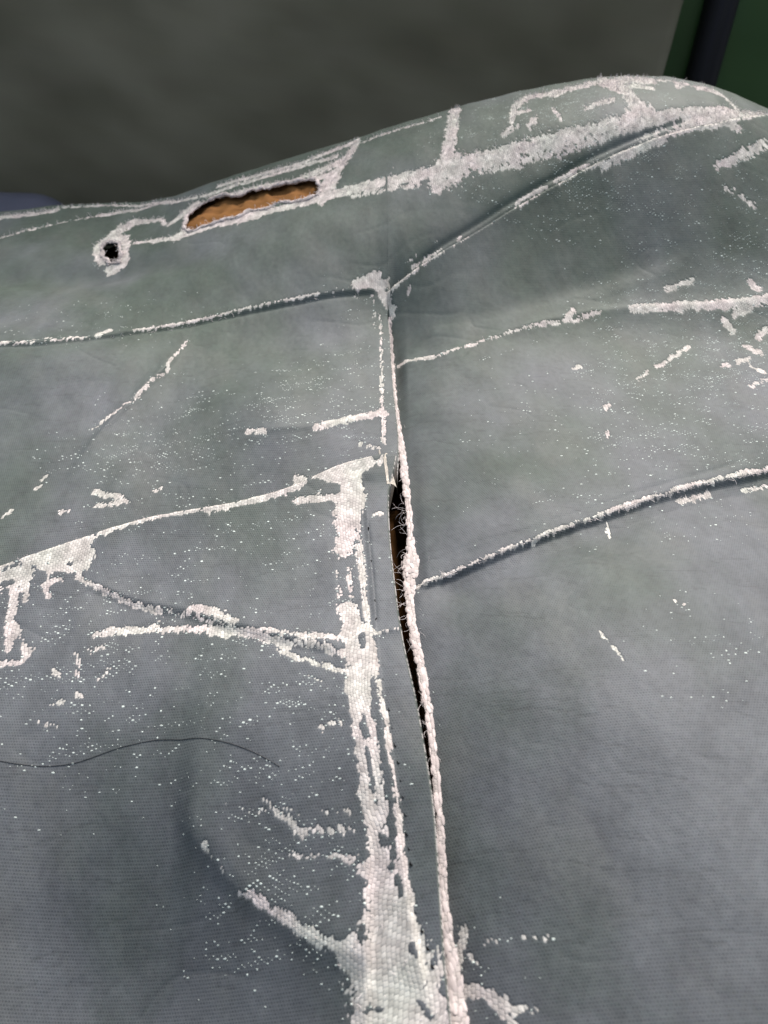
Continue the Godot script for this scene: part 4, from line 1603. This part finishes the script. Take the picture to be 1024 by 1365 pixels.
	worn(0.74, 0.90, 0.30, [67.26, 334.63, 75.04, 341.05])
	worn(0.74, 0.90, 0.30, [106.63, 333.03, 87.45, 340.8])
	worn(0.71, 0.80, 0.34, [46.05, 312.88, 51.93, 315.26])
	worn(0.30, 0.75, 0.33, [-10.28, 342.4, 24.55, 343.53])
	worn(0.38, 0.70, 0.30, [105.97, 342.88, 126.09, 342.23])
	worn(1.31, 1.00, 0.30, [94.05, 343.84, 108.88, 342.24])
	worn(2.69, 1.40, 0.43, [-84.28, 303.43, -82.76, 316.04, -79.89, 322.65])
	worn(1.42, 1.20, 0.42, [-80.13, 322.1, -74.07, 306.62])
	worn(2.38, 1.40, 0.45, [-116.47, 296.21, -119.52, 306.58, -117.01, 315.37, -111.05, 309.95])
	worn(1.99, 1.30, 0.47, [-111.21, 289.29, -106.34, 290.67])
	worn(2.11, 1.30, 0.39, [-24.44, 302.43, -23.08, 312.06])
	worn(1.37, 1.20, 0.43, [-74.02, 304.46, -64.51, 301.25, -50.24, 299.99])
	worn(0.62, 1.00, 0.57, [4.74, 223.91, 16.62, 219.84])
	worn(0.41, 0.70, 0.55, [17.38, 219.99, 48.85, 231.06])
	worn(0.52, 0.85, 0.53, [48.85, 231.06, 75.54, 237.04])
	worn(0.51, 0.80, 0.56, [27.68, 223.15, 31.57, 224.2])
	worn(0.95, 1.10, 0.51, [86.95, 238.17, 102.14, 239.62, 118.11, 240.35, 145.59, 244.3])
	worn(0.54, 0.90, 0.49, [100.12, 247.05, 111.24, 251.32])
	worn(0.67, 0.85, 0.37, [122.71, 290.3, 132.66, 295.23])
	worn(0.79, 0.80, 0.36, [132.66, 295.23, 146.49, 304.67])
	worn(0.74, 0.90, 0.52, [63.64, 235.92, 66.45, 239.06])
	worn(0.55, 0.60, 0.40, [125.46, 283.37, 137.98, 278.5])
	worn(1.15, 0.95, 0.70, [79.99, 147.34, 89.47, 150.91])
	worn(0.59, 0.90, 0.70, [100.13, 152.51, 107.98, 155.09])
	worn(0.34, 0.80, 0.68, [103.08, 158.38, 99.21, 156.37])
	worn(0.39, 0.90, 0.73, [57.81, 138, 57.44, 131.85])
	worn(0.94, 1.00, 0.54, [118.54, 233.71, 120.84, 229.87])
	worn(0.91, 1.00, 0.56, [122.94, 221.61, 126.19, 218.28])
	worn(0.79, 0.90, 0.58, [121.72, 210.76, 124.22, 207.91])
	worn(0.84, 0.90, 0.52, [122.71, 236.2, 128.55, 239.21])
	worn(0.96, 0.90, 0.49, [130.91, 249.76, 133.65, 247.53])
	worn(0.60, 0.90, 0.57, [89.52, 209.74, 103.28, 221.47])
	worn(0.49, 0.80, 0.59, [86.56, 207.67, 81.94, 203.57])
	worn(0.59, 0.85, 0.58, [110.04, 209.84, 113.27, 210.69])
	worn(0.80, 0.95, 0.57, [117.38, 211.96, 121.56, 214.89])
	worn(0.53, 0.85, 0.64, [66.1, 176.44, 65.83, 174.16])
	worn(0.56, 0.85, 0.62, [68.11, 188.03, 69.82, 189.58])
	worn(0.59, 0.85, 0.58, [62.8, 209.1, 65.05, 210.71])
	worn(0.48, 0.70, 0.59, [117.12, 199.8, 124.3, 203.86])
	worn(1.03, 0.90, 0.54, [128.24, 226.42, 132.86, 230.04])
	worn(0.96, 1.05, 0.98, [12.78, 34.66, 17.05, 33.57, 20, 31.73])
	worn(0.52, 1.00, 0.98, [20, 31.73, 22.9, 30.29, 25.52, 30.42])
	worn(0.88, 1.00, 0.97, [12.75, 36.73, 14.76, 43.29])
	worn(0.62, 1.00, 0.98, [18.22, 32.52, 22.68, 27.89])
	worn(0.32, 0.60, 0.97, [15.49, 39.67, 18.16, 35.28])
	worn(0.27, 0.50, 0.97, [18.51, 40.76, 30.18, 40.14])
	worn(0.52, 0.90, 0.98, [20.96, 33.01, 21.85, 32.03])
	worn(0.26, 0.75, 0.83, [46.9, 97.27, 49.75, 89.16])
	worn(0.27, 0.70, 0.80, [65.46, 105.87, 67.04, 104.44])
	worn(0.38, 0.70, 0.88, [11.57, 77.81, 11.47, 82.78])
	worn(0.40, 0.70, 0.86, [9.47, 93.34, 10.74, 88.25])
	worn(2.00, 1.50, 0.75, [-104.51, 117.25, -100.36, 119.09, -96.23, 120.95, -92.14, 122.93, -88.1, 125, -84.07, 127.09, -80.08, 129.24, -76.07, 131.38])
	worn(0.85, 1.50, 0.75, [-80.08, 129.89, -76.07, 132.03, -72, 134.01, -67.86, 135.9, -63.67, 137.64, -59.39, 139.12, -55, 140.22, -50.53, 141.12, -46.08, 142.06, -41.7, 143.23])
	worn(1.20, 1.40, 0.75, [-46.08, 141.81, -41.7, 142.98, -37.35, 144.32, -33.01, 145.74, -28.74, 147.34, -24.62, 149.22, -20.74, 151.51, -17.08, 154.23, -13.34, 156.8])
	worn(1.80, 1.50, 0.75, [-17.08, 153.63, -13.34, 156.2, -9.29, 158.21, -5.07, 159.91, -0.85, 161.59])
	worn(0.42, 1.10, 0.75, [8.26, 121, 13.12, 122.34, 17.97, 123.69, 22.79, 125.18, 27.57, 126.78, 32.32, 128.47, 37.04, 130.23, 41.74, 132.07, 46.4, 133.98, 51.04, 135.96, 55.66, 137.98])
	worn(0.70, 1.05, 0.75, [55.66, 138.13, 60.23, 140.26, 64.75, 142.49, 69.26, 144.76, 73.78, 146.98, 78.37, 149.07, 83.02, 150.98, 87.74, 152.76, 92.49, 154.44, 97.26, 156.09, 102.03, 157.74, 106.77, 159.45, 111.48, 161.25, 116.18, 163.09, 120.87, 164.94, 125.56, 166.79])
	worn(0.60, 1.05, 0.75, [-86.92, 231.63, -81.43, 233.87, -75.94, 236.12, -70.43, 238.31, -64.89, 240.4, -59.3, 242.33, -53.65, 244.07, -47.95, 245.68, -42.22, 247.19, -36.46, 248.6, -30.68, 249.91, -24.88, 251.09])
	worn(0.30, 0.70, 0.75, [-144.42, 220.16, -138.5, 220.43, -132.58, 220.71, -126.66, 221.01, -120.7, 221.19, -114.8, 221.64, -109.06, 222.87, -103.49, 224.88, -97.97, 227.14])
	worn(0.35, 0.80, 0.75, [-30.68, 249.81, -24.88, 250.99, -19.05, 252.07, -13.24, 253.21, -7.45, 254.43, -1.65, 255.67])
	worn(0.80, 1.10, 0.75, [0, 252.84, 7.09, 256.62, 14.21, 260.35, 21.39, 263.97])
	worn(0.30, 0.75, 0.75, [21.39, 264.17, 28.53, 267.86, 35.64, 271.61, 42.74, 275.37, 49.91, 279])
	worn(0.70, 1.05, 0.75, [49.91, 278.8, 57.32, 281.91])
	worn(0.60, 0.95, 0.75, [64.76, 284.94, 72.13, 288.16, 79.55, 291.24, 87.13, 293.92, 94.75, 296.48])
	worn(1.00, 1.10, 0.75, [94.75, 296.18, 102.35, 298.78, 109.96, 301.39, 117.64, 303.86, 125.18, 306.61, 132.35, 310.16, 139.23, 314.38, 145.82, 319.09, 152.1, 324.12, 157.94, 329.58, 163.39, 335.49, 168.69, 341.58, 174.07, 347.58])
func wear_islands() -> void:
	worn(0.73, 1.30, 0.78, [-93.11, 117.46, -91.12, 117.98])
	worn(0.73, 1.30, 0.78, [-85.85, 118.28, -83.52, 119.02])
	worn(0.74, 1.20, 0.77, [-81.03, 120.61, -80.51, 121.48])
	worn(0.65, 1.20, 0.76, [-78.48, 123.71, -77.86, 124.17])
	worn(0.56, 1.20, 0.76, [-84.21, 123.34, -83.24, 123.82])
	worn(0.74, 1.20, 0.78, [-77.97, 119.92, -76.94, 120.18])
	worn(0.88, 1.20, 0.73, [-4.55, 139.83, -4.26, 133.22])
	worn(0.92, 1.20, 0.69, [-20.38, 151.33, -12.58, 148.92])
	worn(0.76, 1.20, 0.82, [-5.06, 100.47, -4.84, 97.33])
	worn(0.64, 1.10, 0.85, [-2.42, 89.01, -2.08, 86.7])
	worn(0.71, 1.10, 0.87, [-2.38, 85.32, -2.19, 81.33])
	worn(0.46, 1.10, 0.88, [-4.53, 80.64, -3.99, 75.9])
	worn(0.45, 1.10, 0.90, [-3.51, 74.35, -2.38, 66.58])
	worn(0.54, 1.00, 0.88, [-4.97, 79.1, -4.33, 77.93])
	worn(0.57, 1.10, 0.94, [1.43, 54.57, 1.13, 52.16])
	worn(0.56, 1.10, 0.95, [2.53, 50.77, 3.2, 48.3])
	worn(0.67, 1.20, 0.97, [4.86, 40.24, 5.62, 38.25])
	worn(0.71, 1.20, 0.98, [6.4, 31.62, 7.5, 29.51])
	worn(0.60, 1.10, 0.98, [-2.93, 31.22, -0.27, 31.56])
	worn(0.93, 1.20, 0.77, [-93.66, 121.64, -89.52, 122.96])
	worn(1.02, 1.10, 0.77, [-87.56, 122.28, -83.32, 119.65])
	worn(1.10, 1.20, 0.78, [-79.89, 116.69, -76.67, 118.28])
	worn(2.22, 1.20, 0.44, [-100.1, 314.43, -86.1, 309.06])
	worn(1.05, 1.10, 0.67, [-2.52, 160.77, 0, 162.07])
	worn(1.43, 1.20, 0.70, [-4.54, 153.19, -0.81, 148.11])
	worn(1.25, 1.10, 0.39, [-57.65, 321.8, -29.97, 318.31])
func wear_dots() -> void:
	dotted(-16.94, 50.77, 13.76, 11.47, 0.42)
	dotted(-57.79, 166.97, 30.88, 20.21, 0.24)
	dotted(-19.21, 190.82, 18.74, 22.86, 0.25)
	dotted(-13.43, 91, 9.83, 8.72, 0.30)
	dotted(-71.67, 94.36, 15.29, 15.12, 0.32)
	dotted(-39.45, 122.12, 35.36, 22.22, 0.13)
	dotted(-18.56, 68.12, 16.74, 10.08, 0.20)
	dotted(-43.46, 89.77, 36.49, 13.95, 0.11)
	dotted(-7.58, 115.91, 4.69, 13.87, 0.35)
	dotted(1.15, 57.1, 3.16, 7.69, 0.30)
	dotted(105.42, 218.12, 30.26, 38.56, 0.30)
	dotted(79.04, 181.73, 38.61, 30.35, 0.14)
	dotted(67.77, 92.53, 12.67, 12.42, 0.12)
	dotted(125.35, 236.24, 15.73, 32.92, 0.35)
	dotted(59.16, 152.55, 41.09, 18.56, 0.03)
	dotted(17.2, 35.99, 8.06, 8.32, 0.12)
	dotted(60.6, 316.97, 34.96, 27.3, 0.25)
	dotted(76.04, 303.55, 34.05, 25.43, 0.30)
	dotted(-96.24, 237.59, 31.9, 15.84, 0.06)
	dotted(-23.55, 46.25, 17.44, 9.16, 0.12)
	dotted(-11.14, 233.13, 10.61, 24.22, 0.12)
	dotted(-80.73, 109.5, 21.43, 14.52, 0.25)
	dotted(-27.68, 99.84, 18.79, 7.32, 0.28)
	dotted(131.27, 271.1, 16.48, 41.71, 0.12)
	dotted(85.13, 284.77, 33.17, 22.34, 0.10)
	dotted(-50.13, 77.7, 32.13, 14.99, 0.04)
	dotted(-48.79, 184.14, 36.82, 22.31, 0.10)
	dotted(71.52, 135.93, 25.26, 11.3, 0.05)
func dotted_rows() -> void:
	dotted_row(0.50, [-30.28, 57.4, -4.59, 54.91])
	dotted_row(0.60, [-27.51, 61.9, -3.92, 59.4])
	dotted_row(0.50, [-42.18, 64.96, -4.7, 62.63])
	dotted_row(0.35, [-37.93, 73.54, -6.41, 73.5])
	dotted_row(0.40, [-29.04, 81.17, -8.14, 80.22])
	dotted_row(0.40, [-42.89, 72.06, -28.32, 73.03])
	dotted_row(0.45, [-30.64, 95.96, -8.65, 95.78])
	dotted_row(0.35, [-41.32, 136.33, -14.17, 139.07])
	dotted_row(0.35, [-63.69, 131.42, -35.73, 138.74])
	dotted_row(0.30, [-58.87, 125.86, -13.99, 135.19])
	dotted_row(0.40, [66.65, 187.66, 122.91, 199.86])
	dotted_row(0.45, [83.88, 201.53, 121.8, 214.07])
	dotted_row(0.45, [73.55, 187.57, 101.46, 195.65])
	dotted_row(0.40, [62.26, 166.76, 118.19, 195.86])
	dotted_row(0.35, [60.89, 170.53, 118.81, 188.18])
	dotted_row(0.30, [61.22, 209.96, 114.24, 222.38])
	dotted_row(0.35, [-29.69, 203.47, -2.99, 210.27])
	dotted_row(0.35, [-25.49, 182.11, -2.85, 193.64])
	dotted_row(0.30, [-45.82, 160.51, -41.5, 182.43])
	dotted_row(0.30, [-56.84, 161.1, -52.7, 193.37])
	dotted_row(0.30, [-70.37, 173.98, -59, 187.33])
	dotted_row(0.30, [-33.59, 170.47, -30.64, 189.09])
	dotted_row(0.30, [-78.18, 99.83, -31.15, 100.01])
	dotted_row(0.35, [-74.22, 83.55, -51.22, 85.31])
	dotted_row(0.40, [63.77, 105.87, 73.53, 92.8])
	dotted_row(0.30, [32.17, 215.57, 64.27, 229.72])
	dotted_row(0.50, [-25.46, 54.23, -5.98, 51.98])
const HEM_PATH := [2.18, 244.9, 0.68, 2.44, 238.46, 0.81, 2.94, 229.36, 1.07, 3.52, 206.67, 1.01, 4.79, 190.01, 1.2, 5.96, 175.15, 1.49, 6.44, 164.79, 1.55, 7.15, 148.52, 1.16, 7.16, 140.9, 1.02, 7.58, 134.04, 1.89, 7.43, 128.7, 3.62, 6.88, 122.87, 2.39, 6.55, 117.49, 1.5, 6.87, 108.86, 1.54, 7.91, 102.39, 1.49, 8.85, 94.53, 1.45, 9.45, 88.13, 1.33, 10.16, 81.51, 1.13, 10.58, 75.9, 1.11, 10.92, 68.87, 1.15, 11.3, 63.13, 1.13, 11.44, 55.1, 1.32, 11.62, 48.74, 1.36, 12.21, 42.62, 1.82, 12.89, 36.72, 2.19, 13.4, 31.06, 2.81, 13.68, 26.71, 3.29]
const HOLE_LONG := [-83.54, 307.97, -84.18, 319.95, -81.13, 325.71, -76.95, 329.38, -74, 330.23, -68.73, 329.37, -61.78, 323.09, -56.44, 325.34, -47.85, 321.83, -43.1, 323.03, -34.87, 320.6, -28.38, 318.02, -25.52, 311.54, -26.37, 304.42, -30.57, 303.45, -36.64, 302.7, -42.51, 306.3, -47.48, 303.13, -54.01, 305.38, -58.95, 302.14, -64.85, 303.52, -70.39, 302.1, -75.65, 302.69, -78.96, 301.31]
const HOLE_SMALL := [-119.19, 306.55, -117.47, 310.9, -112.75, 308.91, -108.51, 297.57, -108.04, 291.14, -112.35, 291.76, -115.7, 295.59]
const HAIR_PATH := [-83.81, 76.26, -78.93, 75.51, -72.53, 75.18, -66.99, 75.61, -63.09, 76.56, -58.41, 78.03, -53.61, 79.02, -47.9, 79.63, -40.22, 79.03, -34.38, 78, -29.4, 76.39, -25.26, 74.51, -21.14, 72.06]
const NEEDLE_HOLES := [1.26, 82.36, 1.86, 78.42, 2.45, 74.82, 3.02, 71.36, 3.43, 67.9, 3.84, 64.82, 4.24, 61.7, 4.48, 58.43, 4.87, 55.84, 5.25, 53.31, 5.94, 45.42, 6.95, 42.41, 7.95, 39.57, 8.65, 36.8, -1.01, 98.41, 0, 89.63, -4.31, 136.21, -3.65, 131.01, -3.38, 124.95, -2.56, 117.49, -1.96, 111.99, -1.57, 106.07]
const FLAP := [-1.13, 174.4, 1.48, 161.15, 3.12, 156.34, 3.5, 152.83, 0.82, 151.92, 0.21, 157.15]
const SEAM_LEFT := [-144.42, 219.46, -138.5, 219.73, -132.58, 220.01, -126.66, 220.31, -120.7, 220.49, -114.8, 220.94, -109.06, 222.17, -103.49, 224.18, -97.97, 226.44, -92.43, 228.55, -86.92, 230.73, -81.43, 232.97, -75.94, 235.22, -70.43, 237.41, -64.89, 239.5, -59.3, 241.43, -53.65, 243.17, -47.95, 244.78, -42.22, 246.29, -36.46, 247.7, -30.68, 249.01, -24.88, 250.19, -19.05, 251.27, -13.24, 252.41, -7.45, 253.63, -1.65, 254.87]
const SEAM_RIGHT := [0, 253.74, 7.09, 257.52, 14.21, 261.25, 21.39, 264.87, 28.53, 268.56, 35.64, 272.31, 42.74, 276.07, 49.91, 279.7, 57.32, 282.81, 64.76, 285.84, 72.13, 289.06, 79.55, 292.14, 87.13, 294.82, 94.75, 297.38, 102.35, 299.98, 109.96, 302.59, 117.64, 305.06, 125.18, 307.81, 132.35, 311.36, 139.23, 315.58, 145.82, 320.29, 152.1, 325.32, 157.94, 330.78, 163.39, 336.69, 168.69, 342.78, 174.07, 348.78]
const FOLD_LEFT := [-104.51, 119.25, -100.36, 121.09, -96.23, 122.95, -92.14, 124.93, -88.1, 127, -84.07, 129.09, -80.08, 131.24, -76.07, 133.38, -72, 135.36, -67.86, 137.25, -63.67, 138.99, -59.39, 140.47, -55, 141.57, -50.53, 142.47, -46.08, 143.41, -41.7, 144.58, -37.35, 145.92, -33.01, 147.34, -28.74, 148.94, -24.62, 150.82, -20.74, 153.11, -17.08, 155.83, -13.34, 158.4, -9.29, 160.41, -5.07, 162.11, -0.85, 163.79]
const FOLD_RIGHT := [8.26, 120.05, 13.12, 121.39, 17.97, 122.74, 22.79, 124.23, 27.57, 125.83, 32.32, 127.52, 37.04, 129.28, 41.74, 131.12, 46.4, 133.03, 51.04, 135.01, 55.66, 137.03, 60.23, 139.16, 64.75, 141.39, 69.26, 143.66, 73.78, 145.88, 78.37, 147.97, 83.02, 149.88, 87.74, 151.66, 92.49, 153.34, 97.26, 154.99, 102.03, 156.64, 106.77, 158.35, 111.48, 160.15, 116.18, 161.99, 120.87, 163.84, 125.56, 165.69]
